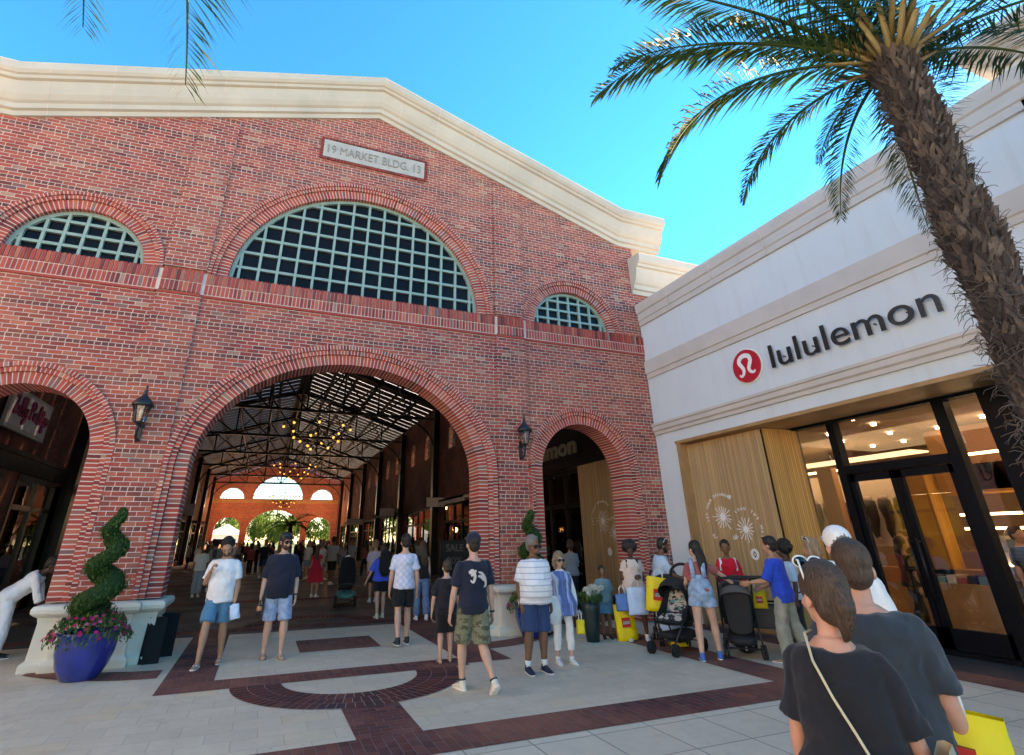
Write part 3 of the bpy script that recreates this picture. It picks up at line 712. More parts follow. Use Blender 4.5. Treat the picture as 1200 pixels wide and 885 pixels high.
# timber lined entrance
b=MB(); b.box(SX-.02,9.9,3.2,9.92,3.65,3.715); b.box(SX-.025,SX+.1,9.80,9.87,0,3.65); b.box(SX-.02,9.0,9.78,9.8,0,3.65); b.build('timber_soffit','warm_wood',st,True)
b=MB(); b.box(8.95,9.0,7.66,9.79,.06,3.62); b.build('slatted_timber_wall','slat_wood_front',st,True)
b=MB(); b.add([(8.95,7.655,.06),(9.82,7.60,.06),(9.82,7.60,3.62),(8.95,7.655,3.62),(8.95,7.70,.06),(9.82,7.65,.06),(9.82,7.65,3.62),(8.95,7.70,3.62)],[(0,1,2,3),(4,7,6,5),(0,4,5,1),(3,2,6,7),(0,3,7,4),(1,5,6,2)]); b.build('timber_return','slat_wood_side',st,True)
b=MB()
def dandelion(cy,cz,r,k,arc,txt,a0,a1,x=8.95):
    for i in range(k):
        a=2*PI*i/k+.1*random.random(); l=r*random.uniform(.62,1.)
        for r0,r1,w_ in ((.05*r/.3,l,.0065),):
            p0=(cy+r0*math.cos(a),cz+r0*math.sin(a)); p1=(cy+r1*math.cos(a),cz+r1*math.sin(a)); n=(-math.sin(a)*w_,math.cos(a)*w_)
            b.prism([(p0[0]+n[0],p0[1]+n[1]),(p0[0]-n[0],p0[1]-n[1]),(p1[0]-n[0]*1.5,p1[1]-n[1]*1.5),(p1[0]+n[0]*1.5,p1[1]+n[1]*1.5)],YZ,x-.004,x-.001)
    disk(b,cy,cz,.075*r/.3,x-.005,x-.001,0,12)
    n=len(txt)
    for i,c in enumerate(txt):
        if c==' ': continue
        a=R(a0+(a1-a0)*i/(n-1)); rr=arc
        # letters run along the arc; y decreases to the right
        M4=Matrix.Translation((x-.003,cy-rr*math.cos(a),cz+rr*math.sin(a)))@WM(0,0,0)@Matrix.Rotation(a-PI/2,4,'Z')
        text_mb(b,c,.078,M4,.004,.002,align='CENTER')
def arctext(cy,cz,arc,txt,a0,a1,x=8.95): pass
dandelion(9.06,2.03,.30,17,.42,'LET YOUR DREAMERS',188,52)
dandelion(8.52,1.78,.25,15,.36,'LEAD THE WAY',118,-20)
for cy,cz in ((8.80,2.36),(9.40,1.62),(8.15,1.42),(8.82,1.60)):
    for i in range(5):
        a=random.uniform(-.4,1.6)+i*.35; p0=(cy,cz); p1=(cy-.09*math.cos(a),cz+.09*math.sin(a)); n=(math.sin(a)*.008,math.cos(a)*.008)
        b.prism([(p0[0]+n[0],p0[1]+n[1]),(p0[0]-n[0],p0[1]-n[1]),(p1[0]-n[0],p1[1]-n[1]),(p1[0]+n[0],p1[1]+n[1])],YZ,8.946,8.949)
b.build('flower_decal','white_paint',st,True)
b=MB(); disk(b,8.42,1.33,.10,8.945,8.949); d=b.build('round_sticker','white_paint',st,True)
b=MB(); ribbon(b,[(.03,.0),(0,.045),(-.03,0),(0,-.045),(.03,0)],lambda t:.009,lambda p,d:(d,8.42+p[0],1.33+p[1]),8.944,8.9445); b.build('sticker_mark','sign_black',st,True).parent=d
# glass front at x=9.8
GX=9.8
f=MB()
def post(y,w_=.06,z0=.0,z1=3.66,d=.09): f.box(GX-d,GX+d,y-w_,y+w_,z0,z1)
post(7.68,.07);post(6.80,.07);post(4.96,.085)
f.box(GX-.10,GX+.10,4.40,7.75,3.60,3.66); f.box(GX-.10,GX+.10,4.40,7.75,.0,.07)
f.box(GX-.09,GX+.09,5.04,6.74,2.66,2.80)
f.box(GX-.12,GX+.12,3.55,4.40,.0,3.66); f.box(8.95,GX-.12,3.3,3.55,.0,3.66)
f.build('window_frame','charcoal_frame',st,True)
for y0,y1 in ((5.94,6.72),(5.05,5.92)):
    d=MB(); y1_=y1
    d.box(GX-.04,GX+.04,y0,y0+.085,.08,2.65); d.box(GX-.04,GX+.04,y1-.085,y1,.08,2.65); d.box(GX-.04,GX+.04,y0,y1,2.53,2.65); d.box(GX-.04,GX+.04,y0,y1,.08,.36)
    dd=d.build('door','charcoal_frame',st,True)
    h=MB(); yh=y0+.05 if y0>5.5 else y1-.05
    h.cyl((GX-.11,yh,.75),(GX-.11,yh,1.6),.014); h.cyl((GX-.11,yh,.8),(GX-.03,yh,.8),.01); h.cyl((GX-.11,yh,1.55),(GX-.03,yh,1.55),.01); h.build('handle','steel_dark',st,True).parent=dd
    g=MB(); g.box(GX-.006,GX+.006,y0+.08,y1-.08,.35,2.54); g.build('pane','glass_clear',st,True).parent=dd
for y0,y1,z0,z1 in ((6.86,7.62,.07,3.6),(5.04,6.74,2.8,3.6),(4.42,4.88,.07,3.6)):
    g=MB(); g.box(GX-.006,GX+.006,y0,y1,z0,z1); g.build('window_glass','glass_clear',st,True)
# interior
b=MB(); b.box(9.9,16.2,2,20,.0,.03); b.build('shop_floor','warm_wood',st,True)
b=MB(); b.box(9.12,16.2,2,20,3.75,3.85); b.build('shop_ceiling','tan_plaster',st,True)
b=MB(); b.box(16.2,16.3,2,20,0,3.9); b.box(9.12,16.2,1.9,2,0,3.9); b.box(9.12,16.2,20,20.1,0,3.9); b.box(9.12,9.2,10.6,14.3,0,3.9); b.box(10.0,10.1,2,3.55,0,3.7); b.build('shop_wall','tan_plaster',st,True)
b=MB(); b.box(13.2,13.9,5.2,7.2,2.4,3.7); b.box(12.9,13.1,9.3,9.7,.03,3.2); b.box(12.9,13.3,7.3,7.9,.03,3.0); b.box(11.8,12.3,4.0,4.9,2.5,3.2); b.build('timber_bulkhead','slat_wood_side',st,True)
b=MB(); b.box(13.9,14.0,7.9,13,1.4,3.1); b.box(13.2,13.24,6.0,6.9,2.45,2.95) ; b.build('display_panel','pale_panel',st,True)
b=MB(); 
for k in range(3): b.box(12.2,12.9,4.6,6.6,.5+k*.42,.53+k*.42)
b.box(11.4,12.1,6.0,7.4,.03,.85); b.box(12.9,13.4,5.0,9.2,.03,1.0); b.build('display_shelf','warm_wood',st,True)
b=MB()
for z in (1.72,1.98): b.box(13.15,13.2,5.1,7.0,z,z+.045)
b.box(12.3,12.36,5.3,6.9,3.02,3.06); b.box(13.4,13.5,8.3,12,3.15,3.19); b.box(12.6,12.7,2.6,4.6,2.55,2.6)
for y,z in ((5.2,1.5),(6.0,1.1)): b.box(12.88,12.9,y-.4,y+.5,z,z+.03)
b.build('strip_light','strip_warm',st,True)
b=MB()
for x in (10.6,11.6,12.8,14.2):
    for y in (3,4.2,5.4,6.6,7.8,9,12,14.5,16,18): xx=x+random.uniform(-.3,.3); yy=y+random.uniform(-.4,.4); b.cyl((xx,yy,3.70),(xx,yy,3.745),.045,n=10)
b.build('ceiling_spotlight','spot_white',st,True)
b=MB(); b.box(11.3,11.33,5.55,5.85,3.12,3.30); b.build('exit_panel','pale_panel',st,True)
# stock on shelves: small folded piles
b=MB()
for k in range(3):
    for j in range(7): 
        y=4.75+j*.26; h=random.uniform(.1,.24); b.box(12.3,12.65,y,y+.19,.53+k*.42,.53+k*.42+h,j%4)
for j in range(8): b.box(11.5,11.9,6.05+.16*j,6.05+.16*j+.13,.85,.85+random.uniform(.05,.16),(j*3)%4)
plain('cloth_a',(.10,.22,.25),.9);plain('cloth_b',(.50,.45,.42),.9);plain('cloth_c',(.30,.08,.10),.9);plain('cloth_d',(.03,.03,.04),.9)
b.build('folded_clothes',['cloth_a','cloth_b','cloth_c','cloth_d'],st,True)
def area(x,y,z,e,sx,sy,c=(1,.78,.52)):
    l=bpy.data.lights.new('ceiling_light','AREA'); l.energy=e; l.shape='RECTANGLE'; l.size=sx; l.size_y=sy; l.color=c
    o=bpy.data.objects.new('ceiling_light',l); col.objects.link(o); o.location=(x,y,z); o.visible_camera=True; return o
area(12.8,6.5,3.6,3,3,5); area(12.5,14,3.6,12,3,6,(1,.72,.36)); area(11,3.6,3.4,3,1,1.6,(1,.75,.3))
area(14.5,10,3.5,5,1,4); area(-7.4,14.5,3.3,14,1.2,3.2,(1,.85,.5)); area(-7.4,18.8,3.3,9,1.2,2.2,(1,.85,.5))
# leg forms hanging along the back wall, and dressed torso forms by the window
plain('form_skin',(.52,.42,.38),.5); plain('legging_dark',(.02,.02,.025),.6)
def legform():
    r=thing('mannequin','leg form in dark leggings hanging in the row behind the left window pane','mannequin',(13.7,8.4,2.0),0,'leg forms hanging in a row on the rear wall')
    b=MB(); pts=[(0,0,.42),(0,.01,.25),(0,-.02,.0),(0,.03,-.25),(0,.01,-.42)]
    b.tube([(p[0],p[1],p[2]) for p in pts],[(.10,.13),(.12,.15),(.09,.11),(.065,.085),(.04,.05)],12,ref=(1,0,0)); b.build('legs','legging_dark',r)
    b=MB(); b.tube([(0,.02,.40),(0,.02,.52)],[(.09,.12),(.07,.10)],12,ref=(1,0,0)); b.tube([(0,0,-.40),(0,-.05,-.5)],[.04,.03],8); b.build('body_form','form_skin',r)
    return r
lf=legform()
for i in range(1,10): dup(lf,None,(13.7,8.4+.36*i,2.0))
def torso_form(loc,label,m,az):
    r=thing('mannequin',label,'mannequin',loc,az)
    b=MB(); b.cyl((0,0,0),(0,0,.9),.02); b.cyl((0,0,0),(0,0,.02),.18); b.build('stand','black_metal',r)
    b=MB(); b.tube([(0,0,.85),(0,0,1.0),(0,0,1.15),(0,0,1.35),(0,-.01,1.46),(0,-.01,1.53)],[(.15,.1),(.16,.11),(.13,.09),(.18,.12),(.17,.09),(.06,.06)],20,ref=(1,0,0))
    for s in (-1,1): b.tube([(s*.18,0,1.44),(s*.23,0,1.2),(s*.25,.05,.98)],[.055,.045,.035],10)
    b.build('dressed_torso',m,r)
    b=MB(); b.ell((0,0,1.66),(.075,.095,.115)); b.cyl((0,0,1.5),(0,0,1.6),.05); b.build('head_form','form_skin',r)
    b=MB(); b.ell((0,0,1.73),(.085,.105,.06)); b.tube([(0,.06,1.72),(0,.16,1.70)],[(.06,.01),(.05,.008)],10,ref=(1,0,0)); b.build('cap','pale_panel',r)
plain('yellow_cloth',(.55,.42,.03),.8); plain('green_cloth',(.03,.26,.13),.8)
torso_form((10.9,4.25,.35),'mannequin in a yellow top and pale cap behind the right hand window pane','yellow_cloth',-90)
torso_form((11.3,3.75,.3),'mannequin in a pale yellow top beside the one in a cap','pale_panel',-90)
torso_form((10.5,3.9,-.25),'mannequin in a green jacket at the very right of the window display','green_cloth',-90)
# entrance of the same store inside the hall, seen through the right hand arch
b=MB(); b.box(8.62,8.70,12.2,14.15,.30,3.66); b.build('slatted_timber_wall','slat_wood_front',st,True)
b=MB(); b.box(8.60,8.745,11.3,19.6,3.68,3.86); b.box(8.64,8.745,11.3,19.6,3.88,5.2); b.build('dark_fascia','charcoal_frame',st,True)
b=MB(); b.box(8.60,8.74,11.5,14.2,.0,.30); b.build('timber_wall_base','black_metal',st,True)
b=MB(); text_mb(b,'lululemon',.72,WM(8.60,18.3,4.08),.06,.022,width=4.2); b.build('hall_sign_lettering','sign_brass' if 'sign_brass' in M else plain('sign_brass',(.22,.19,.14),.5),st,True)
b=MB(); 
_x=8.62
dandelion(13.05,2.08,.34,17,.48,'LET YOUR DREAMERS',188,52,_x); dandelion(12.55,1.78,.24,15,.34,'LEAD THE WAY',118,-20,_x); disk(b,12.85,1.32,.10,_x-.005,_x-.001)
b.build('flower_decal','white_paint',st,True)
f=MB(); x=8.85
for y in (14.3,15.3,16.3,17.4,19.3): f.box(x-.07,x+.07,y-.07,y+.07,.0,3.66)
for z in (.06,2.6,3.6): f.box(x-.06,x+.06,14.3,19.3,z-.06,z+.06)
f.build('window_frame','charcoal_frame',st,True); g=MB(); g.box(x-.006,x+.006,14.3,19.3,.1,3.6); g.build('window_glass','glass_clear',st,True)
b=MB()
for k in range(9): b.box(11.0,11.3,14+k*.55,14.4+k*.55,.9,1.7,k%4)
b.box(11.3,11.4,13.5,19.5,.03,3.0,1); b.build('folded_clothes',['cloth_a','yellow_cloth','cloth_c','cloth_b'],st,True)
# ------------------------------------------------------------------ wall lamps
def wall_lamp(label,loc,grp='carriage lamps on the brick piers'):
    r=thing('wall_lamp',label,'lamp',loc,0,grp)
    b=MB(); b.cyl((0,0,0),(0,-.02,0),.06); b.box(-.035,.035,-.03,0,-.26,.12)
    b.tube([(0,-.02,-.22),(0,-.10,-.26),(0,-.20,-.20),(0,-.24,-.08),(0,-.24,.0)],[.018,.02,.022,.024,.03],8)
    b.tube([(0,-.02,-.02),(0,-.12,.03),(0,-.22,-.03)],[.012]*3,6); b.build('bracket','black_metal',r)
    b=MB(); b.lathe([(.03,0),(.075,.015),(.085,.035),(.06,.04)],(0,-.24,.0),6,smooth=False)
    for i in range(6):
        a=2*PI*i/6; b.cyl((.08*math.cos(a),-.24+.08*math.sin(a),.03),(.135*math.cos(a),-.24+.135*math.sin(a),.30),.008,n=5)
    b.lathe([(.135,.285),(.165,.30),(.17,.325),(.12,.40),(.05,.47),(.045,.50),(.02,.52),(.035,.56),(.012,.60),(.02,.64),(.0,.68)],(0,-.24,.0),18); b.build('lamp_housing','black_metal',r)
    b=MB(); b.lathe([(.072,.04),(.125,.295)],(0,-.24,0),6,smooth=False); b.build('lamp_glass','glass_lamp',r)
    b=MB(); b.lathe([(.0,.10),(.02,.10),(.025,.16),(.03,.20),(.018,.25),(.0,.27)],(0,-.24,0),10); b.build('bulb','pale_panel',r)
    return r
wall_lamp('black carriage lamp on the brick pier between the left arch and the big arch',(-2.18,10.55,3.50)); wall_lamp('black carriage lamp on the brick pier to the right of the big arch',(5.02,10.55,3.50))
# hall chandeliers
def chandelier(label,loc,k=1.):
    r=thing('chandelier',label,'chandelier',loc,0,'globe chandeliers in the hall')
    b=MB(); b.cyl((0,0,0),(0,0,2.6),.025)
    for rr,z,n in ((1.6,.75,8),(1.1,.2,6),(.6,-.2,3)):
        pts=[(rr*math.cos(2*PI*i/32),rr*math.sin(2*PI*i/32),z) for i in range(33)]; b.tube(pts,[.022]*33,6)
        for i in range(4): a=PI/2*i+.3; b.cyl((0,0,z+.5),(rr*math.cos(a),rr*math.sin(a),z),.014,n=5)
        for i in range(n):
            a=2*PI*i/n+z; c=(rr*math.cos(a),rr*math.sin(a),z); b.cyl(c,(c[0],c[1],c[2]+.18),.04,n=8); g=MB(); g.ell((c[0],c[1],c[2]-.04),(.062,.062,.068),10,8); g.build('globe','globe_amber',r)
    b.build('iron_ring','black_metal',r); return r
c1=chandelier('globe chandelier nearest to the big arch, hanging from the roof',(1.9,27.5,6.15))
dup(c1,'globe chandelier halfway down the hall',(1.8,46.5,6.6)); dup(c1,'small looking globe chandelier in front of the far wall',(1.8,64,5.4))
def pt(loc,e,c=(1,.6,.28),r=.5):
    l=bpy.data.lights.new('warm_lamp','POINT'); l.energy=e; l.color=c; l.shadow_soft_size=r; o=bpy.data.objects.new('warm_lamp',l); col.objects.link(o); o.location=loc
# uplighters wash the far wall and last bay
for x in (-4.6,-1.6,4.3,7.2): pt((x,70.5,5.6),55,(1,.58,.34),.3)
for x in (-4.6,7.2): pt((x,66,2.8),22,(1,.5,.2),.3)
# ------------------------------------------------------------------ signs in and around the hall
def cursive(b,txt_pts,w_,fn,d0,d1,m=0):
    for p in txt_pts: ribbon(b,p,lambda t:w_*(.7+.5*math.sin(9*t)**2),fn,d0,d1,m,6)
sg=thing('shop_sign','grey framed shop sign with magenta handwriting inside the left arch','sign',(-5.9,16.4,4.2))
b=MB(); b.box(-5.93,-5.85,15.2,17.75,4.18,5.14); b.build('sign_frame','trim_stone',sg,True)
b=MB(); b.box(-5.85,-5.835,15.29,17.66,4.26,5.06); b.build('sign_face',plain('sign_grey',(.55,.57,.60),.6),sg,True)
L_=[]
def lp(x,h): return [(x-.05,.02),(x+.02,.10),(x+.10,h*.7),(x+.09,h),(x+.03,h*.85),(x+.02,.25),(x+.05,.03),(x+.12,.05)]
L_.append([(0,.5),(.06,.62),(.14,.55),(.10,.25),(.02,.05),(.10,.02),(.22,.12)]); L_.append([(.24,.3),(.25,.08),(.32,.06)]); L_.append(lp(.38,.62)); L_.append(lp(.52,.62)); L_.append([(.66,.32),(.68,.12),(.76,.14),(.8,.32),(.76,-.1),(.68,-.22),(.66,-.12),(.86,.12)])
L_.append([(1.0,.62),(1.02,.02)]); L_.append([(1.0,.55),(1.12,.64),(1.2,.52),(1.12,.36),(1.02,.34)]); L_.append([(1.22,.32),(1.23,.1),(1.32,.08),(1.36,.32),(1.38,.08),(1.44,.1)]); L_.append(lp(1.5,.62)); L_.append([(1.64,.3),(1.65,.06),(1.72,.1)]); L_.append([(1.78,.55),(1.76,.08),(1.84,.08)]); L_.append([(1.70,.40),(1.86,.42)]); L_.append([(1.88,.3),(1.98,.3),(1.88,.06),(1.96,-.16),(1.9,-.2),(1.88,-.1),(2.0,.1)]); L_.append([(2.02,.2),(2.1,.26),(2.06,.34),(2.0,.22),(2.04,.06),(2.12,.1)]); L_.append([(2.15,.32),(2.17,.08),(2.16,.25),(2.24,.32)])
b=MB(); cursive(b,L_,.035,lambda p,d:(d,15.36+p[0]*1.0,4.52+p[1]*.72),-5.834,-5.80); b.build('handwriting',plain('magenta',(.30,.005,.09),.4),sg,True)
def hsign(label,x,y,z,w_,h,mat='trim_stone',txt=None,ax=0):
    r=thing('hanging_sign',label,'sign',(x,y,z+h),0,'small signs hanging along the hall walls'); b=MB(); b.box(x-w_/2,x+w_/2,y-.04,y+.04,z,z+h); s=b.build('sign_board',mat,r,True)
    b=MB(); b.cyl((x,y,z+h),(x,y,z+h+.25),.015); b.build('hanger','black_metal',r,True)
    return r
hsign('small white sign hanging over the second shopfront on the right wall of the hall',7.75,26.2,3.15,.9,.42,'pale_panel'); hsign('white lit sign hanging further along the right wall of the hall',7.9,38.5,3.2,1.0,.5); hsign('small pale sign hanging beside the left arch, deep in the shade',-5.1,21.4,3.35,.8,.42)
hsign('lit sign on the left wall halfway down the hall',-5.2,33,3.3,.9,1.0); hsign('lit sign on the left wall far down the hall',-5.1,44,3.4,1.,.8); hsign('tall pale banner sign hanging on the left wall of the hall',-5.2,28,3.9,.7,1.5,'trim_stone')
hsign('tiny lit sign on the right wall near the far end of the hall',7.8,52,3.0,1.4,.5)
plain('dim_letter',(.10,.10,.105),.6)
ss=thing('sale_sign','black upright board reading SALE 80% behind the teenager in the cap','sign',(4.75,14.2,0))
b=MB(); b.box(-.36,.36,-.02,.02,.1,1.62); b.build('board','sign_black',ss); b=MB(); 
for x in (-.38,.38): b.box(x-.02,x+.02,-.03,.03,0,1.66)
b.box(-.38,.38,-.03,.03,1.62,1.66); b.box(-.42,.42,-.2,.2,0,.03); b.build('frame','steel_dark',ss)
b=MB(); text_mb(b,'SALE',.24,FM(-.24,-.022,1.38),.004,.004,width=.48); text_mb(b,'80%',.24,FM(-.22,-.022,1.08),.004,.004,width=.44); b.build('lettering','dim_letter',ss)
# folded boards leaning on the left plinth
plain('board_black',(.006,.006,.008),.7,spec=.2)
for i,(x,y,l) in enumerate(((-1.33,10.42,'black folded board leaning on the stone plinth beside the blue pot'),(-1.22,10.95,'black folded board behind the other one, at the inner corner of the plinth'))):
    r=thing('folded_board',l,'folded board',(x,y,0),-8,'black boards leaning on the plinth'); r.scale=(.88,.88,.92)
    b=MB(); 
    for k in range(2): b.add([(-.13+.05*k,0-.05*k,0),(.13+.05*k,0-.05*k,0),(.16+.04*k,.10,.64),(-.10+.04*k,.10,.64),(-.13+.05*k,.03-.05*k,0),(.13+.05*k,.03-.05*k,0),(.16+.04*k,.13,.64),(-.10+.04*k,.13,.64)],[(0,1,2,3),(4,7,6,5),(0,4,5,1),(3,2,6,7),(0,3,7,4),(1,5,6,2)])
    b.build('panel','board_black',r,bevel=.006); b=MB(); b.cyl((-.08,.10,.65),(.14,.10,.65),.012); b.build('hinge','steel_dark',r)
# ------------------------------------------------------------------ planting
def leafmat(name,cols,trans=.35,rough=.5):
    m,t=newmat(name); a=t.node('ShaderNodeAttribute',attribute_name='bid'); c=t.ramp(a.outputs['Fac'],cols)
    p=t.bsdf(c,rough,spec=.2); tr=t.node('ShaderNodeBsdfTranslucent'); t.put(tr.inputs[0],c)
    x=t.node('ShaderNodeMixShader'); x.inputs[0].default_value=trans; t.l.new(p,x.inputs[1]); t.l.new(tr.outputs[0],x.inputs[2]); t.out(x.outputs[0])
leafmat('palm_leaf',[(0,(.018,.048,.020)),(.4,(.034,.080,.026)),(.8,(.065,.115,.032)),(1,(.20,.17,.06))],.22,.55)
leafmat('topiary_leaf',[(0,(.012,.045,.012)),(.5,(.03,.085,.02)),(1,(.07,.15,.035))],.2,.7)
leafmat('flower_leaf',[(0,(.02,.06,.015)),(.6,(.05,.12,.03)),(1,(.10,.18,.05))],.2)
leafmat('petal_pink',[(0,(.42,.02,.10)),(.5,(.58,.03,.17)),(.8,(.40,.01,.04)),(1,(.70,.16,.30))],.3)
leafmat('petal_white',[(0,(.6,.62,.5)),(1,(.85,.85,.8))],.3)
leafmat('tree_leaf',[(0,(.05,.11,.02)),(.5,(.11,.20,.03)),(1,(.22,.30,.05))],.55)
plain('bark',(.10,.075,.055),.9,var=.4,scale=12,bump=.6)
plain('blue_glaze',(.001,.022,.22),.14,var=.35,scale=5,bump=.05,bscale=12,coat=.7)
plain('soil',(.03,.02,.015),.95)
m,t=newmat('palm_trunk'); co=t.coord(); n1=t.noise(co,22,4); a=t.node('ShaderNodeAttribute',attribute_name='bid')
c=t.ramp(t.math('ADD',t.math('MULTIPLY',a.outputs['Fac'],.6),t.math('MULTIPLY',n1,.4)),[(.1,(.016,.012,.012)),(.5,(.050,.036,.032)),(.75,(.10,.075,.062)),(.97,(.24,.18,.14))])
t.out(t.bsdf(c,.9,normal=t.bump(t.noise(co,70,3),.7,.01)))
plain('palm_fiber',(.11,.08,.065),.9,var=.4,scale=9); plain('petiole',(.22,.16,.06),.5,var=.25,scale=4)
def frond_mesh(L,droop,e0,curl,seed,dead=0.):
    rnd=random.Random(seed); b=MB(); rr=MB()
    p=V((0,0,0)); d=V((math.cos(e0),0,math.sin(e0))); N=58; pts=[];ds=[]; st_=L/N
    for i in range(N+1):
        pts.append(p.copy()); ds.append(d.copy()); p=p+d*st_; d=(d+V((0,curl*st_,-droop*st_*(.4+1.1*i/N)))).normalized()
    b.tube(pts,[(.024*(1-i/N)**.8+.003,.014*(1-i/N)**.8+.0025) for i in range(N+1)][:12],6,m=1,ref=(0,1,0),bid=.5) if 0 else (b.tube(pts[:13],[(.026*(1-i/N)**.9+.003,.015*(1-i/N)**.8+.0025) for i in range(13)],6,m=1,ref=(0,1,0),bid=.5),b.tube(pts[12:],[(.026*(1-i/N)**.9+.003,.015*(1-i/N)**.8+.0025) for i in range(12,N+1)],6,m=0,ref=(0,1,0),bid=.55))
    for i in range(5,N+1):
        for q in (0,.5):
            if (i==N and q) or rnd.random()<.05: continue
            t=(i+q)/N
            pp=pts[i]+(pts[min(i+1,N)]-pts[i])*q; dd=ds[i]
            side=dd.cross(V((0,0,1))); side=side.normalized() if side.length>.05 else V((0,1,0)); up=side.cross(dd).normalized()
            ll=.52*math.sin(PI*min(1,.12+.80*t))**.6*(.55+.45*min(1,3*(1-t)+.25))*L/3.1
            for s in (-1,1):
                l=ll*rnd.uniform(.72,1.12); fw=rnd.uniform(.35,1.0)+.55*t; ra=rnd.uniform(-.1,.75)
                ld=(side*s*1.0+dd*fw+up*ra*.6).normalized()
                e=pp+ld*l*.55; ld2=(ld+V((0,0,-.42*rnd.uniform(.2,1.7)))).normalized(); tip=e+ld2*l*.5
                wv=(dd*.5+up*.6*s).normalized()*.0125*L/3.1
                bid=rnd.random()*.75+.05 if rnd.random()>.04+dead else .99
                b.add([pp,pp+wv*.3,e-wv,e+wv,tip],[(0,2,3,1),(2,4,3)],0,bid)
    return b
def palm(label,loc,h,specs,r=.178,seed=1,trunk_det=True,group=None):
    rnd=random.Random(seed)
    t=thing('palm_tree',label,'palm tree',loc,0,group)
    b=MB(); prof=[]
    n=46; pts=[];rad=[]
    for i in range(n+1):
        z=h*i/n; k=1+.10*math.sin(z*2.1+1)+.06*math.sin(z*5.3)+(.10 if z>h*.62 else 0)-(.18*max(0,(z/h-.94)/.06))
        pts.append((.03*math.sin(z*.8),.02*math.cos(z*.7),z)); rad.append(r*.86*k)
    b.tube(pts,rad,20,bid=.05)
    if trunk_det:
        ga=2.39996; z=.1; i=0
        while z<h-.05:
            a=i*ga; k=1+.10*math.sin(z*2.1+1)+.06*math.sin(z*5.3)+(.10 if z>h*.62 else 0); rr=r*.84*k; up=V((0,0,1)); o=V((math.cos(a),math.sin(a),0)); s=V((-math.sin(a),math.cos(a),0))
            c=V((.03*math.sin(z*.8),.02*math.cos(z*.7),z))+o*rr; ww=rnd.uniform(.009,.030); hh=rnd.uniform(.025,.10); oo=rnd.uniform(.008,.050)*(1.35 if z>h*.6 else 1); up=(V((0,0,1))+s*rnd.uniform(-.55,.55)).normalized()
            vs=[c-s*ww-up*.05,c+s*ww-up*.05,c+s*ww*.7+up*hh*.6,c-s*ww*.7+up*hh*.6,c-s*ww*.8+o*oo*.7+up*hh*.5,c+s*ww*.8+o*oo*.7+up*hh*.5,c+s*ww*.35+o*oo+up*hh,c-s*ww*.35+o*oo+up*hh]
            bid=rnd.random()
            b.add(vs,[(0,1,5,4),(4,5,6,7),(0,4,3),(1,2,5),(4,7,3),(5,2,6),(3,7,6,2)],0,bid*.99+.005)
            z+=.0026*(h/5.5)*.9; i+=1
    b.build('trunk','palm_trunk',t)
    if trunk_det:
        f=MB()
        for i in range(950):
            z=rnd.uniform(1.4,h-.4); a=rnd.uniform(0,2*PI); rr=r*1.03; c=V((rr*math.cos(a),rr*math.sin(a),z)); q=[c]
            d=V((math.cos(a)*.8-math.sin(a)*rnd.uniform(-1.8,1.8),math.sin(a)*.8+math.cos(a)*rnd.uniform(-1.8,1.8),rnd.uniform(-1,.8))).normalized()
            for k in range(4): q.append(q[-1]+d*rnd.uniform(.02,.05)); d=(d+V((rnd.uniform(-.7,.7),rnd.uniform(-.7,.7),rnd.uniform(-.9,.3)))).normalized()
            f.tube(q,[.0035,.003,.003,.0025,.002],4,cap=False)
        f.build('trunk_fiber','palm_fiber',t)
    # cut leaf bases round the crown
    cr=MB()
    for i in range(22):
        a=i*2.4; e=rnd.uniform(.5,1.2); d=V((math.cos(a)*math.cos(e),math.sin(a)*math.cos(e),math.sin(e))); p=V((0,0,h-.12))+V((math.cos(a),math.sin(a),0))*r*.55
        cr.tube([p,p+d*.25,p+d*rnd.uniform(.35,.6)],[(.06,.03),(.045,.022),(.03,.015)],6)
    cr.build('leaf_base','petiole',t)
    for k,(az,L,droop,e0,curl,dead) in enumerate(specs):
        o=frond_mesh(L,droop,e0,curl,seed*100+k,dead).build('frond',['palm_leaf','petiole'],t)
        o.location=(0,0,h-.05); o.rotation_euler=(0,0,R(90-az))
    return t
sp=[(-72,2.85,.26,.52,.03,0),(-64,2.75,.36,.42,.02,0),(-58,2.9,.72,.24,.05,0),(-24,1.95,1.0,.16,0,.1),(10,1.2,1.3,.2,0,.15),(60,2.3,.85,.15,0,0),(35,2.1,.9,.3,0,0),(80,3.2,.3,.6,.05,0),(100,3.2,.35,.5,0,0),(125,3.0,.4,.5,0,0),(150,3.1,.5,.4,0,0),(175,3.0,.45,.45,0,0),(205,3.1,.4,.6,0,0),(230,3.1,.45,.5,0,0),(255,3.2,.4,.6,0,0),(278,3.1,.25,.75,0,0),(-95+360,3.2,.35,.85,.03,0),(20,2.8,.2,1.05,0,0),(70,2.8,.2,1.0,0,0),(140,2.7,.2,1.1,0,0),(220,2.7,.2,1.1,0,0),(-80,2.6,.25,1.15,0,0),(300,3.1,.5,.55,0,0)]
palm('tall date palm with a shaggy brown trunk in front of the white store','(5.13,1.97,0)' and (5.13,1.97,0),5.95,sp,seed=3)
sp2=[(11,3.4,.50,.06,.0,0),(-6,3.3,.36,.08,-.03,0),(200,3.1,.4,.5,0,0),(230,3.1,.4,.4,0,0),(170,3.1,.4,.5,0,0),(140,3.0,.4,.5,0,0),(255,3.1,.45,.5,0,0),(280,3.,.4,.7,0,0),(110,3.,.4,.6,0,0),(90,2.8,.3,1.0,0,0),(300,2.8,.3,1.1,0,0),(190,2.8,.2,1.1,0,0)]
palm('palm above the camera of which only two drooping frond tips show at the upper left','' and 0 or (-1.35,.15,0),5.8,sp2,seed=9,trunk_det=False)
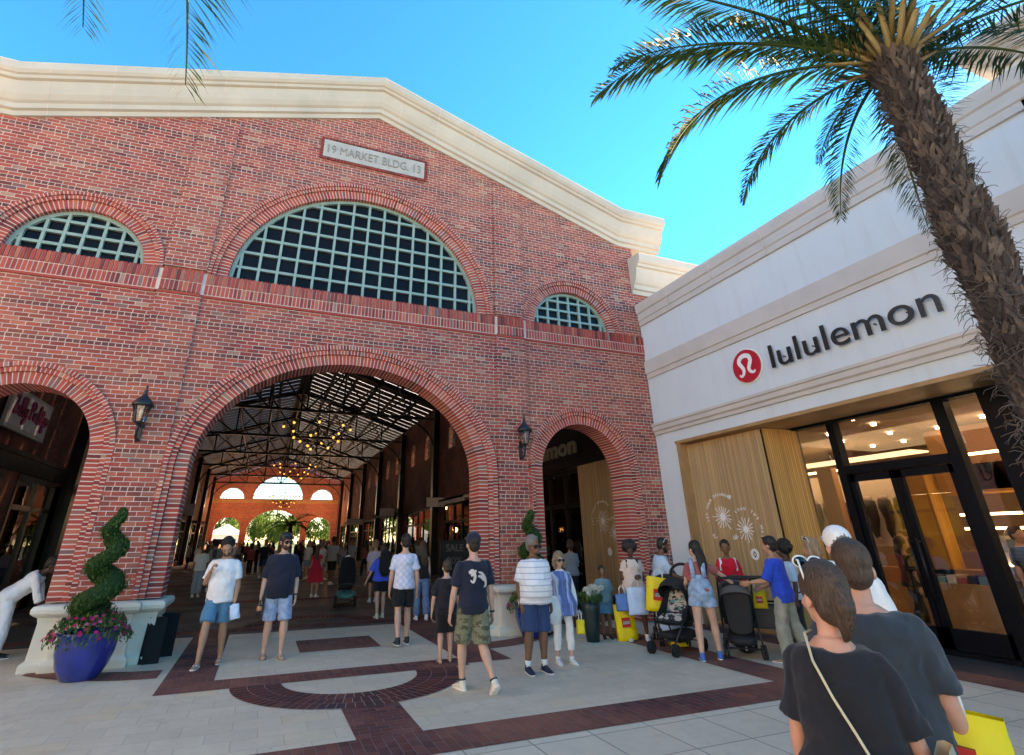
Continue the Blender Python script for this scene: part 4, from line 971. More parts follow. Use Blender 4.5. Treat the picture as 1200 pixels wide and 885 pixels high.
def leafcloud(b,c,r,n,size,rnd,m=0,flat=1.,shell=.55,up=.2):
    for i in range(n):
        d=V((rnd.gauss(0,1),rnd.gauss(0,1),rnd.gauss(0,1))).normalized(); q=rnd.uniform(shell,1.0)
        p=V((c[0]+d.x*r[0]*q,c[1]+d.y*r[1]*q,c[2]+d.z*r[2]*q)); nrm=(d+V((rnd.uniform(-.9,.9),rnd.uniform(-.9,.9),rnd.uniform(-.9,.9)+up))).normalized()
        u=nrm.cross(V((0,0,1))); u=u.normalized() if u.length>.1 else V((1,0,0)); v=nrm.cross(u); s=size*rnd.uniform(.6,1.4)
        b.add([p-u*s*.45,p-v*s*1.0,p+u*s*.45,p+v*s*1.0],[(0,1,2,3)],m,rnd.uniform(.02,.98))
def planter(label,loc,az,h,seed,fl=True):
    rnd=random.Random(seed)
    r=thing('potted_topiary',label,'planter',loc,az,'glazed blue pots with spiral topiary')
    b=MB(); b.lathe([(.0,.0),(.19,.0),(.22,.015),(.30,.16),(.345,.32),(.355,.44),(.345,.50),(.355,.52),(.365,.545),(.36,.565),(.335,.565),(.33,.53),(.325,.50),(0,.50)],n=48); b.build('pot','blue_glaze',r)
    b=MB(); b.lathe([(0,.51),(.32,.515)],n=24); b.build('soil','soil',r)
    b=MB(); b.cyl((0,0,.5),(.0,.0,h-.1),.022,.008,8); tr=b.build('stem','bark',r)
    b=MB(); core=MB(); N=46; P=[];Rr=[]
    for i in range(N+1):
        q=i/N; a=q*2*PI*2.9+1.2; rad=.135*(1-q)**.8+.03; z=.72+(h-.72)*q
        P.append((rad*math.cos(a),rad*math.sin(a),z)); Rr.append(.215*(1-q)**.55*(.88+.12*math.sin(a))+.045)
    core.tube(P,[x*.72 for x in Rr],10,bid=.05)
    for p,q in zip(P,Rr): leafcloud(core,p,(q*1.04,q*1.04,q*.66),230,.019,rnd,0,shell=.66)
    core.build('spiral_foliage','topiary_leaf',r)
    f=MB(); 
    for i in range(1500):
        a=rnd.uniform(0,2*PI); q=math.sqrt(rnd.random())*.50; z=.60+.17*(1-(q/.5)**2)+rnd.uniform(-.08,.04)-(.13*max(0,(q-.38)/.12)); leafcloud(f,(q*math.cos(a),q*math.sin(a),z),(.03,.03,.02),1,.028,rnd)
    f.build('bedding_foliage','flower_leaf',r)
    f=MB()
    for i in range(95):
        a=rnd.uniform(0,2*PI); q=math.sqrt(rnd.random())*.51; z=.635+.17*(1-(q/.5)**2)-(.12*max(0,(q-.38)/.12)); c=V((q*math.cos(a),q*math.sin(a),z)); bid=rnd.uniform(.02,.98)
        nrm=(V((math.cos(a)*q*1.6,math.sin(a)*q*1.6,.7))+V((rnd.uniform(-.3,.3),rnd.uniform(-.3,.3),0))).normalized(); u=nrm.cross(V((1,0,0))).normalized(); v=nrm.cross(u)
        for k in range(5):
            t0=2*PI*k/5; d=u*math.cos(t0)+v*math.sin(t0); s=u*math.cos(t0+PI/2)+v*math.sin(t0+PI/2); f.add([c,c+d*.018-s*.014+nrm*.003,c+d*.032,c+d*.018+s*.014+nrm*.003],[(0,1,2,3)],0,bid)
    f.build('pink_flower','petal_pink',r)
    return r
planter('blue glazed pot with spiral topiary and pink flowers at the left stone plinth',(-2.0,9.72,0),0,2.12,5)
planter('blue glazed pot with topiary and dark pink flowers behind the couple by the right plinth',(4.92,10.02,0),70,2.16,8)
def white_pot(loc):
    rnd=random.Random(4); r=thing('flower_pot','dark pot of round white flowers by the timber wall at the right arch','flower pot',loc)
    b=MB(); b.lathe([(0,0),(.11,0),(.13,.2),(.155,.5),(.165,.62),(.15,.62),(.14,.58),(0,.58)],n=32); b.build('pot',plain('pot_teal',(.008,.022,.024),.4),r)
    f=MB(); leafcloud(f,(0,0,.68),(.25,.25,.14),500,.03,rnd); f.build('foliage','flower_leaf',r)
    f=MB()
    for i in range(14):
        a=rnd.uniform(0,2*PI); q=rnd.uniform(.05,.22); leafcloud(f,(q*math.cos(a),q*math.sin(a),.80+rnd.uniform(-.06,.05)),(.055,.055,.045),90,.016,rnd,shell=.8)
    f.build('white_flower','petal_white',r)
white_pot((5.62,9.15,0))
# palm standing inside the hall
rnd=random.Random(2)
palm('dark bushy palm standing inside the hall in front of the far arch','' and 0 or (2.1,48.,0),2.9,[(a*360/15+7*(a%3),2.3,.55+.1*(a%3),.75-.3*(a%3),0,0) for a in range(15)],r=.16,seed=5,trunk_det=False)
# trees beyond the far end
def tree(label,loc,h,rad,seed):
    rnd=random.Random(seed); r=thing('leafy_tree',label,'tree',loc,0,'sunlit trees beyond the far arches')
    b=MB(); b.tube([(0,0,0),(.1,0,h*.3),(0,.1,h*.6),(.1,0,h*.85)],[.28,.2,.14,.05],8)
    for i in range(7):
        a=i*2.4; z=h*rnd.uniform(.3,.6); b.tube([(0,0,z),(rad*.4*math.cos(a),rad*.4*math.sin(a),z+h*.12),(rad*.75*math.cos(a),rad*.75*math.sin(a),z+h*.25)],[.1,.06,.025],6)
    b.build('trunk','bark',r)
    f=MB()
    for i in range(26):
        a=rnd.uniform(0,2*PI); q=rad*math.sqrt(rnd.random()); z=h*(.28+.66*rnd.random()*(1-.45*q/rad)); leafcloud(f,(q*math.cos(a),q*math.sin(a),z),(rad*.34,rad*.34,rad*.28),260,.16,rnd,shell=.2)
    f.build('crown','tree_leaf',r)
for i,(x,y,h,rd,l) in enumerate(((-6,92,7,3.6,'sunlit tree beyond the left far arch'),(-1,96,8.5,4.2,'tall sunlit tree showing at the left side of the big far arch'),(4.4,94,6.2,3.2,'rounded sunlit tree in the middle of the big far arch'),(9.5,93,7.2,3.8,'sunlit tree filling the right far arch'),(15,97,9,4,'tree to the right beyond the far arches'),(-12,97,9,4,'tree to the left beyond the far arches'),(2,101,9,4.5,'deepest tree behind the one in the big far arch'))): tree(l,(x,y,0),h,rd,20+i)
hh=thing('far_shop','pale low shop with a hipped roof beyond the left far arch','building',(-4.6,86,0)); b=MB(); b.box(-2.2,2.2,0,4,0,2.6); b.build('wall','white_paint',hh); b=MB(); b.add([(-2.8,-.6,2.6),(2.8,-.6,2.6),(2.8,4.6,2.6),(-2.8,4.6,2.6),(0,1.5,4.1),(0,2.5,4.1)],[(0,1,4),(1,2,5,4),(2,3,5),(3,0,4,5),(0,3,2,1)]); b.build('roof','stone',hh)
b=MB(); b.box(-1.4,1.4,-.03,0,.4,2.1); b.build('window','dark_pane',hh)
# ------------------------------------------------------------------ people
def skinmat(name,c):
    m,t=newmat(name); co=t.coord(); n=t.noise(co,14,4); n2=t.noise(co,5,3)
    a=tuple(x*.88 for x in c); b=(min(1,c[0]*1.1),c[1]*1.0,c[2]*.96)
    cc=t.mix(t.maprange(n,.3,.7),a,b); cc=t.mix(t.maprange(n2,.5,.75,0.,.25),cc,(c[0],c[1]*.72,c[2]*.68))
    s=t.node('ShaderNodeBsdfPrincipled'); t.put(s.inputs['Base Color'],cc); s.inputs['Roughness'].default_value=.5; s.inputs['Subsurface Weight'].default_value=.08; s.inputs['Subsurface Radius'].default_value=(.012,.005,.003); s.inputs['Specular IOR Level'].default_value=.35
    t.put(s.inputs['Normal'],t.bump(t.noise(co,160,2),.12,.002)); t.out(s.outputs[0])
skinmat('skin_pale',(.56,.34,.26)); skinmat('skin_pink',(.58,.30,.22)); skinmat('skin_tan',(.42,.235,.155)); skinmat('skin_brown',(.20,.10,.06)); skinmat('skin_dark',(.095,.050,.034))
def cloth(name,c,var=.08,stripe=None,chk=None,rough=.85,camo=None,scale=7):
    m,t=newmat(name); co=t.coord(); n=t.noise(co,scale,4); cc=t.mix(t.maprange(n,.3,.7),tuple(x*(1-var) for x in c),tuple(min(1,x*(1+var)) for x in c)); s=t.sep(co)
    if stripe:      # (axis, period, width, colour[, colour2])
        ax,per,wd,c2=stripe[:4]; u=s[ax]; 
        if ax==2: f=t.math('FRACT',t.math('DIVIDE',u,per))
        else: f=t.math('FRACT',t.math('ADD',t.math('DIVIDE',t.math('ADD',u,t.math('MULTIPLY',s[1],.55)),per),t.math('MULTIPLY',t.noise(co,3.),.25)))
        k=t.maprange(f,wd,wd+.04,1.,0.,True); cc=t.mix(k,cc,c2)
        if len(stripe)>4: cc=t.mix(t.maprange(t.noise(t.comb(t.math('MULTIPLY',u,30.),0.,s[2]),1.,2),.5,.58),cc,stripe[4])
    if chk:
        per,c2=chk; u=t.math('ADD',s[0],s[2]); v=t.math('SUBTRACT',s[0],s[2])
        for q in (u,v): cc=t.mix(t.maprange(t.math('FRACT',t.math('DIVIDE',q,per)),.45,.5,0.,.4),cc,c2)
    if camo:
        for i,(c2,th) in enumerate(camo): cc=t.mix(t.maprange(t.noise(t.comb(t.math('ADD',s[0],i*7.),s[1],t.math('MULTIPLY',s[2],1.6)),11.+i*3,2),th,th+.03),cc,c2)
    w=t.noise(co,420,2); w2=t.noise(t.comb(t.math('MULTIPLY',s[0],16.),t.math('MULTIPLY',s[1],16.),t.math('MULTIPLY',s[2],9.)),1.,3)
    t.out(t.bsdf(cc,rough,spec=.2,sheen=.15,normal=t.bump(t.math('ADD',t.math('MULTIPLY',w,.15),w2),.35,.012))); return name
cloth('tee_white',(.74,.74,.76)); cloth('tee_black',(.014,.015,.020)); cloth('tee_navy',(.014,.018,.035)); cloth('shorts_teal',(.045,.20,.33)); cloth('shorts_denim',(.26,.36,.52),.25,scale=14)
cloth('top_royal',(.02,.09,.62)); cloth('shorts_black',(.012,.012,.014)); cloth('plaid_white',(.66,.68,.76),chk=(.11,(.40,.46,.66))); cloth('jeans_blue',(.10,.20,.38),.2,scale=12)
cloth('camo_green',(.17,.17,.11),camo=[((.075,.085,.05),.52),((.22,.21,.15),.60),((.05,.05,.035),.64)]); cloth('tee_striped',(.74,.74,.76),stripe=(2,.075,.16,(.42,.44,.52))); cloth('shorts_navy',(.022,.055,.14))
cloth('tunic_stripe',(.07,.14,.33),stripe=(0,.17,.30,(.42,.47,.62),(.13,.22,.45))); cloth('pants_white',(.76,.74,.73)); cloth('top_cream',(.62,.50,.44)); cloth('top_skyblue',(.42,.58,.72)); cloth('tee_coral',(.32,.09,.09)); cloth('denim_light',(.22,.36,.52),.28,scale=16)
cloth('top_red',(.62,.012,.03)); cloth('polo_blue',(.0,.065,.52)); cloth('cargo_sage',(.27,.29,.25),.2); cloth('pants_dark',(.02,.022,.028)); cloth('tee_charcoal',(.035,.045,.055)); cloth('tee_grey',(.28,.29,.31)); cloth('dress_red',(.55,.02,.05)); cloth('uniform_white',(.74,.74,.76)); cloth('top_lilac',(.48,.46,.62)); cloth('jeans_pale',(.34,.38,.44),.15)
cloth('backpack_black',(.012,.012,.014)); cloth('pants_blue_white',(.05,.10,.35))
plain('hair_black',(.014,.011,.010),.45,var=.4,scale=60,bump=.6,bscale=150); plain('hair_brown',(.055,.030,.018),.45,var=.4,scale=60,bump=.6,bscale=150); plain('hair_grey',(.16,.15,.15),.6,var=.3,scale=60,bump=.6,bscale=150); plain('hair_light',(.26,.17,.10),.5,var=.35,scale=60,bump=.6,bscale=150)
for hn,hc in (('hair_black',(.014,.011,.010)),('hair_brown',(.060,.032,.020)),('hair_grey',(.17,.16,.16)),('hair_light',(.28,.18,.11))):
    mm=M[hn]; t=NT(mm); co=t.coord(); s3=t.sep(co)
    st1=t.noise(t.comb(t.math('MULTIPLY',s3[0],150.),t.math('MULTIPLY',s3[1],150.),t.math('MULTIPLY',s3[2],14.)),1.,4); st2=t.noise(t.comb(t.math('MULTIPLY',s3[0],45.),t.math('MULTIPLY',s3[1],45.),t.math('MULTIPLY',s3[2],7.)),1.,3)
    cc=t.mix(t.maprange(st1,.3,.7),tuple(x*.45 for x in hc),tuple(min(1,x*1.7) for x in hc)); cc=t.mix(t.maprange(st2,.55,.7,0.,.5),cc,tuple(x*.3 for x in hc))
    t.out(t.bsdf(cc,.42,spec=.4,normal=t.bump(t.math('ADD',st1,st2),.9,.012)))
plain('lens_dark',(.01,.01,.012),.12); plain('shoe_white',(.72,.72,.72),.5); plain('shoe_black',(.015,.015,.017),.5); plain('shoe_navy',(.012,.018,.05),.6); plain('shoe_tan',(.32,.17,.08),.7); plain('shoe_blue',(.02,.13,.42),.6); plain('shoe_cream',(.62,.58,.48),.6); plain('sole_white',(.7,.7,.68),.6)
plain('eye_white',(.36,.32,.30),.3); plain('eye_dark',(.02,.015,.012),.2); plain('lip',(.30,.11,.095),.5); plain('glove_blue',(.05,.30,.52),.5)
def nz(v): return V(v).normalized()
class Body:
    """joint positions of a person that faces local +y, x to the right"""
    def __init__(s,h,fem,girth,belly,lean,twist,legs,arms,head,shw=None):
        k=h/1.75; s.k=k; s.fem=fem; s.g=girth; s.bel=belly
        s.sw=(shw or (.142 if fem else .165))*k*(1+.4*(girth-1)); s.hw=.088*k
        lt,ls=.42*k,.415*k
        s.leg=[]
        lo=0
        for sx,(a,b) in zip((-1,1),legs):
            hip=V((sx*s.hw,0,0)); kn=hip+nz(a)*lt; an=kn+nz(b)*ls; s.leg.append([hip,kn,an]); 
        low=min(l[2].z for l in s.leg); s.pz=-low+.085*k
        for l in s.leg:
            for p in l: p.z+=s.pz
        T=Matrix.Translation((0,0,s.pz))@Euler((-R(lean),0,-R(twist)),'XYZ').to_matrix().to_4x4(); s.T=T
        s.arm=[]
        for sx,(a,b) in zip((-1,1),arms):
            sh=T@V((sx*s.sw,-.005*k,.438*k)); el=sh+nz(a)*.285*k; wr=el+nz(b)*.25*k; s.arm.append([sh,el,wr,nz(b)])
        s.neck=T@V((0,-.012*k,.545*k)); s.head=T@V((0,.012*k,.545*k))+V((0,0,.125*k)); s.T0=T
        hy,hp=head; s.H=Matrix.Translation(s.neck+(T.to_3x3()@V((0,.02,.04)))*k)@Euler((-R(hp),0,-R(hy)),'ZXY').to_matrix().to_4x4()@Matrix.Rotation(-R(twist),4,'Z')@Matrix.Scale(k*1.07,4)
    def lv(s):
        k=s.k; g=s.g; b=s.bel
        if s.fem: L=[(-.085,.14,.09,0),(0,.172,.115,-.008),(.08,.152,.105,0),(.16,.128,.092,.004),(.28,.142,.105,.008),(.36,.148,.118,.018),(.43,.138,.095,0),(.465,.125,.085,-.005),(.495,.090,.070,-.01),(.535,.055,.055,-.012)]
        else: L=[(-.085,.14,.095,0),(0,.162,.112,-.005),(.08,.152,.105,0),(.16,.148,.103,.002),(.28,.165,.112,.005),(.36,.174,.118,.005),(.43,.165,.105,-.005),(.465,.152,.092,-.007),(.498,.108,.076,-.01),(.535,.062,.06,-.012)]
        o=[]
        for z,w_,d,y in L:
            bb=b*math.exp(-((z-.14)/.13)**2)
            o.append((z*k,(w_*g+bb*.35)*k,(d*g+bb*.75)*k,(y+bb*.55)*k))
        return o
def torso(b,B,infl=0.,z0=None,z1=None,flare=0.,grow=0.):
    L=B.lv(); out=[]
    for z,w_,d,y in L:
        if z0 is not None and z<z0-1e-6: continue
        if z1 is not None and z>z1: continue
        out.append((z,w_,d,y))
    if z0 is not None and (not out or out[0][0]>z0+1e-4):
        q=out[0]; out=[(z0,q[1],q[2],q[3])]+out
    if grow: out=[(z,w_+grow*max(0,min(1,(.3*B.k-z)/(.3*B.k))),d+grow*max(0,min(1,(.3*B.k-z)/(.3*B.k))),y) for z,w_,d,y in out]
    if flare:
        zt=.16*B.k; out=[(z,w_+flare*max(0,(zt-z))/.5,d+flare*max(0,(zt-z))/.5,y) for z,w_,d,y in out]
    b.tube([B.T@V((0,y,z)) for z,w_,d,y in out],[(w_+infl,d+infl) for z,w_,d,y in out],20,ref=tuple(B.T.to_3x3()@V((1,0,0))))
def limb(b,pts,stops,upto,infl=0.,flare=0.,n=12,start=0.):
    """tube along a two-bone limb; stops=[(t,radius)], t 0..1 first bone, 1..2 second"""
    def at(t): return pts[0].lerp(pts[1],t) if t<=1 else pts[1].lerp(pts[2],t-1)
    def rad(t):
        for (a,r0),(c,r1) in zip(stops[:-1],stops[1:]):
            if t<=c: return r0+(r1-r0)*(t-a)/(c-a)
        return stops[-1][1]
    ts=sorted(set([start]+[s_ for s_,_ in stops if start<s_<upto]+[x for x in (.9,1.,1.1) if start<x<upto]+[upto]))
    b.tube([at(t) for t in ts],[rad(t)+infl+flare*max(0,(t-start))/(max(.01,upto-start)) for t in ts],n,rnd=False)
ARM=[(0,.050),(.2,.053),(.6,.046),(1,.040),(1.25,.043),(1.6,.034),(2,.026)]
LEG=[(0,.084),(.25,.084),(.7,.066),(1,.056),(1.3,.060),(1.6,.046),(2,.036)]
def scl(st,k): return [(t,r*k) for t,r in st]
def foot_dir(leg): 
    d=V((0,1,0)); return d
def person(label,loc,az,h=1.75,skin='skin_pale',fem=False,girth=1.,belly=0.,lean=0.,twist=0.,legs=(((0,.05,-1),(0,-.03,-1)),((0,.05,-1),(0,-.03,-1))),
           arms=(((-.14,0,-1),(-.04,.12,-1)),((.14,0,-1),(.04,.12,-1))),head=(0,0),hair=('short','hair_brown'),top=('tee_white',.75,-.06,.018),bottom=('shorts_teal',.9,.022),
           shoes=('shoe_white','sneaker'),feet=None,extras=(),voxel=.011,grip=(.5,.5),group=None,name='person',dress=0.,toe=(0,0),shw=None,legk=1.,cat='person'):
    P=thing(name,label,cat,loc,az,group)
    B=Body(h,fem,girth,belly,lean,twist,legs,arms,head,shw); k=B.k
    fine=voxel<.0125
    b=MB(); torso(b,B)
    lg=scl(LEG,k*(.94 if fem else 1)*legk*(1+.5*(girth-1))); ag=scl(ARM,k*(.84 if fem else 1)*(1+.5*(girth-1)))
    fdirs=[]
    for i,l in enumerate(B.leg):
        limb(b,l,lg,2.); b.ell(tuple(l[2]),(.037*k,)*3,10,6)
        fd=V((0,1,0)); s=(-1,1)[i]; ta=toe[i]; ydir=R((4*s)); fd=V((math.sin(ydir),math.cos(ydir)*math.cos(R(ta)),-math.sin(R(ta)))).normalized(); fdirs.append(fd)
        an=l[2]; b.tube([an-fd*.045*k+V((0,0,-.055*k)),an+fd*.02*k+V((0,0,-.045*k)),an+fd*.11*k+V((0,0,-.062*k)),an+fd*.17*k+V((0,0,-.070*k))],[(.030*k,.030*k),(.036*k,.042*k),(.043*k,.022*k),(.036*k,.014*k)],12,ref=(1,0,0),rnd=True)
    for i,a in enumerate(B.arm):
        limb(b,a[:3],ag,2.); b.ell(tuple(a[0]),(.049*k*(.86 if fem else 1),)*3,12,8)
        d=a[3]; sx=(-1,1)[i]; side=V((sx,0,0)); side=(side-d*side.dot(d)).normalized(); b.tube([a[2],a[2]+d*.045*k,a[2]+d*.085*k],[(.018*k,.026*k),(.015*k,.038*k),(.012*k,.036*k)],12,ref=tuple(side),rnd=True)
    b.tube([B.T@V((0,-.02*k,.47*k)),B.neck,B.H@V((0,.0,.045))],[.066*k*(.85 if fem else 1),.054*k*(.85 if fem else 1.),.054*k*(.88 if fem else 1)],14)
    # head: skull, face, jaw, nose, brow, ears
    H=B.H
    b.ell((0,-.012,.125),(.076,.094,.098),18,12,mat=H); b.ell((0,.022,.075),(.062,.068,.085),16,10,mat=H); b.ell((0,.045,.022),(.040,.040,.030),12,8,mat=H)
    b.tube([H@V((0,.082,.105)),H@V((0,.098,.080)),H@V((0,.107,.062))],[.010*k,.013*k,.017*k],8,rnd=True); b.ell((0,.088,.037),(.026,.014,.013),10,6,mat=H); b.ell((0,.078,.118),(.052,.018,.012),12,6,mat=H)
    for s in (-1,1):
        b.ell((s*.076,-.008,.080),(.012,.020,.032),8,6,mat=H); b.ell((s*.036,.066,.072),(.022,.020,.02),8,6,mat=H)
    body=remesh(b,'body',[skin,'eye_white','eye_dark','lip','hair_brown'],voxel*k if fine else voxel,3 if fine else 2)
    # fingers, eyes: joined to the same body mesh
    if fine:
        f=MB()
        for i,a in enumerate(B.arm):
            d=a[3]; sx=(-1,1)[i]; side=V((sx,0,0)); side=(side-d*side.dot(d)).normalized(); fw=side.cross(d)*(1 if i==0 else -1)  # fw: towards thumb/front
            if fw.y<0 and abs(fw.y)>.2: fw=-fw
            palm_in=-side; g=grip[i]
            for j,(off,ln) in enumerate(((.028,.070),(.0095,.078),(-.009,.072),(-.027,.056))):
                p=a[2]+d*.085*k+fw*off*k; c=g*1.25; q=[p-d*.02*k,p]; dd=d.copy(); ax=palm_in
                for seg in (.45,.32,.23):
                    dd=(dd*math.cos(c*.62)+ax*math.sin(c*.62)).normalized(); ax=(ax-dd*ax.dot(dd)).normalized(); q.append(q[-1]+dd*ln*seg*k)
                f.tube(q,[.0095*k,.0092*k,.0085*k,.0078*k,.0062*k],7,rnd=True)
            p=a[2]+d*.025*k+fw*.026*k; t1=(d*.75+fw*.62+palm_in*.25).normalized(); t2=(d*.9+fw*.15+palm_in*.4*(.4+g)).normalized()
            f.tube([p,p+t1*.036*k,p+t1*.036*k+t2*.028*k,p+t1*.036*k+t2*.05*k],[.0135*k,.0115*k,.010*k,.0075*k],7,rnd=True)
        for s in (-1,1):
            f.ell((s*.030,.0825,.087),(.0115,.0075,.0055),10,6,1,mat=H); f.ell((s*.030,.0875,.087),(.0060,.0035,.0052),8,6,2,mat=H)
            f.tube([H@V((s*.014,.096,.108)),H@V((s*.032,.096,.112)),H@V((s*.050,.086,.107))],[.0035*k,.0045*k,.003*k],6,m=4)
        f.tube([H@V((-.024,.094,.036)),H@V((0,.103,.038)),H@V((.024,.094,.036))],[.003*k,.0062*k,.003*k],6,m=3,rnd=True)
        me=bpy.data.meshes.new('f'); me.from_pydata(f.v,[],f.f); bm=bmesh.new(); bm.from_mesh(me)
        for p_,m_ in zip(bm.faces,f.m): p_.material_index=m_; p_.smooth=True
        bmesh.ops.recalc_face_normals(bm,faces=bm.faces); bm.to_mesh(me); bm.free()
        bm=bmesh.new(); bm.from_mesh(body.data); bm.from_mesh(me); bm.to_mesh(body.data); bm.free(); bpy.data.meshes.remove(me)
    body.parent=P
    vx=voxel*1.15*k if fine else voxel*1.1
    wr=(.0115 if voxel>.008 else .015) if fine else 0.
    # bottoms
    if bottom:
        bm_,up,inf=bottom[:3]; b=MB(); torso(b,B,.007,z1=.09*k)
        for i,l in enumerate(B.leg):
            ll=[l[0]+V((0,0,.03)),l[1],l[2]]; limb(b,ll,lg,up,inf*.3,inf*(.5+(bottom[3] if len(bottom)>3 else .6)),16); b.ell(tuple(l[0]),((.084*k+inf*.15),)*3,12,8)
        remesh(b,'shorts' if up<1.5 else 'trousers',bm_,vx,4,wr,parent=P)
    if top:
        tm,sl,hem,inf=top[:4]; b=MB(); torso(b,B,inf,z0=(hem-.012)*k,z1=.50*k if len(top)<5 else .47*k,flare=dress,grow=.014)
        if hem<-.1:  # long tunic or dress needs levels below the hips
            pts=[B.T@V((0,0,z*k)) for z in (.05,0,hem*.5,hem)]; L=B.lv(); w_,d=L[1][1]+inf,L[1][2]+inf
            b.tube(pts,[(w_,d),(w_+.005,d+.005),(w_+.01+dress*.12,d+.015+dress*.12),(w_+.015+dress*.25,d+.02+dress*.25)],20,ref=tuple(B.T.to_3x3()@V((1,0,0))))
        b.ell(tuple(B.T@V((0,-.01*k,.485*k))),(.085*k,.066*k,.030*k),14,8)
        for i,a in enumerate(B.arm):
            if sl>0:
                limb(b,a[:3],ag,sl,inf*.32,.022 if sl<1.2 else .008,14); b.ell(tuple(a[0]),(.050*k*(.86 if fem else 1)+inf*.35,)*3,12,8)
        remesh(b,'shirt' if hem>-.3 else 'dress',tm,vx,4,wr*1.15,parent=P)
    # hair and hats
    ht,hm=hair
    if ht:
        b=MB(); 
        if ht in('short','buzz','bun','cap'):
            q=.006 if ht=='buzz' else .014
            b.ell((0,-.030,.142),(.078+q*.6,.088+q,.088+q),18,12,mat=H); b.ell((0,-.055,.085),(.068+q*.4,.055+q,.075),14,8,mat=H)
            if ht=='short': b.ell((0,.030,.205),(.055,.045,.022),12,8,mat=H)
            if ht=='bun': b.ell((0,-.10,.16),(.04,.04,.04),12,8,mat=H)
        elif ht=='afro':
            b.ell((0,-.03,.155),(.145,.125,.125),18,12,mat=H); 
            for i in range(26):
                a=i*2.4; e=-.3+1.7*(i/26); b.ell((.125*math.cos(a)*math.cos(e),-.035+.105*math.sin(a)*math.cos(e)-.0,.15+.115*math.sin(e)),(.035,.035,.035),8,6,mat=H) if (math.sin(a)<.55 or e>.7) else None
        elif ht in('long','bob','pony'):
            b.ell((0,-.022,.140),(.088,.104,.104),18,12,mat=H); b.ell((0,-.060,.080),(.082,.062,.09),14,8,mat=H)
            if ht=='long': b.tube([H@V((0,-.07,.10)),H@V((.01,-.10,.0)),H@V((.02,-.115,-.12)),H@V((.03,-.10,-.25)),H@V((.03,-.09,-.32))],[(.085*k,.045*k),(.095*k,.045*k),(.10*k,.04*k),(.075*k,.03*k),(.03*k,.015*k)],14,ref=tuple(H.to_3x3()@V((1,0,0))),rnd=True)
            if ht=='bob':
                for s in (-1,1): b.tube([H@V((s*.066,-.0,.17)),H@V((s*.092,-.01,.09)),H@V((s*.095,-.01,.01)),H@V((s*.075,.0,-.03))],[.03*k,.038*k,.035*k,.015*k],10,rnd=True)
                b.tube([H@V((0,-.08,.12)),H@V((0,-.10,.03)),H@V((0,-.085,-.03))],[(.08*k,.04*k),(.09*k,.045*k),(.07*k,.03*k)],12,ref=tuple(H.to_3x3()@V((1,0,0))),rnd=True)
                b.ell((0,.055,.195),(.06,.03,.03),10,6,mat=H)
            if ht=='pony':
                b.tube([H@V((0,-.10,.12)),H@V((.0,-.125,.06)),H@V((0,-.105,-.01)),H@V((0,-.085,-.05))],[.045*k,.042*k,.03*k,.012*k],10,rnd=True)
        remesh(b,'hair',hm,(.009 if fine else voxel*.9)*k,2,.0035 if ht!='buzz' else .001,38. if fine else 14.,parent=P)
    for e in extras:
        typ=e[0]; b=MB()
        if typ=='beard':
            b.ell((0,.042,.030),(.054,.058,.045),14,10,mat=H); 
            for s in (-1,1): b.ell((s*.058,.018,.06),(.016,.035,.045),10,6,mat=H)
            remesh(b,'beard',e[1],.008*k,2,.003,40.,parent=P)
        elif typ=='sunglasses':
            up=e[2] if len(e)>2 else 0; c=e[1]; yy,zz=(.098,.090) if not up else (.052,.232)
            for s in (-1,1):
                b.ell((s*.034,yy,zz),(.029,.010 if not up else .014,.021),12,8,0,mat=H)
                b.tube([H@V((s*.060,yy-.012,zz+.006)),H@V((s*.080,yy-.055,zz+.004)),H@V((s*.083,-.02 if not up else -.03,zz-.004 if not up else .15))],[.0045*k]*3,6,m=1)
                pts=[H@V((s*.034+.033*math.cos(a),yy+.004,zz+.0235*math.sin(a))) for a in [2*PI*q/14 for q in range(15)]]; b.tube(pts,[.0042*k]*15,6,m=1,cap=False)
            b.tube([H@V((-.008,yy+.008,zz+.006)),H@V((.008,yy+.008,zz+.006))],[.003*k]*2,6,m=1)
            b.build('sunglasses',['lens_dark',c],P)
        elif typ=='cap':
            fl=e[2] if len(e)>2 else 1
            b.ell((0,-.016,.150),(.090,.106,.094),20,12,mat=H); 
            b.tube([H@V((0,.06*fl,.165)),H@V((0,.11*fl,.158)),H@V((0,.165*fl,.142))],[(.078*k,.010*k),(.072*k,.008*k),(.045*k,.006*k)],14,ref=tuple(H.to_3x3()@V((1,0,0))),rnd=True); 
            c=remesh(b,'cap',e[1],.006*k,2,parent=P)
        elif typ=='strap':   # shoulder to opposite hip, over back and front
            s0,c,y=e[1],e[2],e[3]; L=[]
            for q,(x,yy,z) in enumerate(((s0*.085,.03,.55),(s0*.08,y*.085,.545),(s0*.05,y*.150,.45),(s0*.0,y*.158,.33),(-s0*.055,y*.155,.22),(-s0*.12,y*.15,.08),(-s0*.17,y*.11,-.04))): L.append(B.T@V((x*k,yy*k,z*k)))
            b.tube(L,[.0055*k]*7,8); b.build('bag_strap',c,P)
        elif typ=='straps':
            for s in (-1,1): b.tube([B.T@V((s*.10*k,y*k,z*k)) for y,z in ((-.10,.44),(-.03,.53),(.09,.49),(.135,.36),(.11,.22),(-.06,.16))],[(.022*k,.007*k)]*6,8,ref=(1,0,0))
            b.build('shoulder_strap',e[1],P)
        elif typ=='bib':     # dungarees: back and front panel with braces
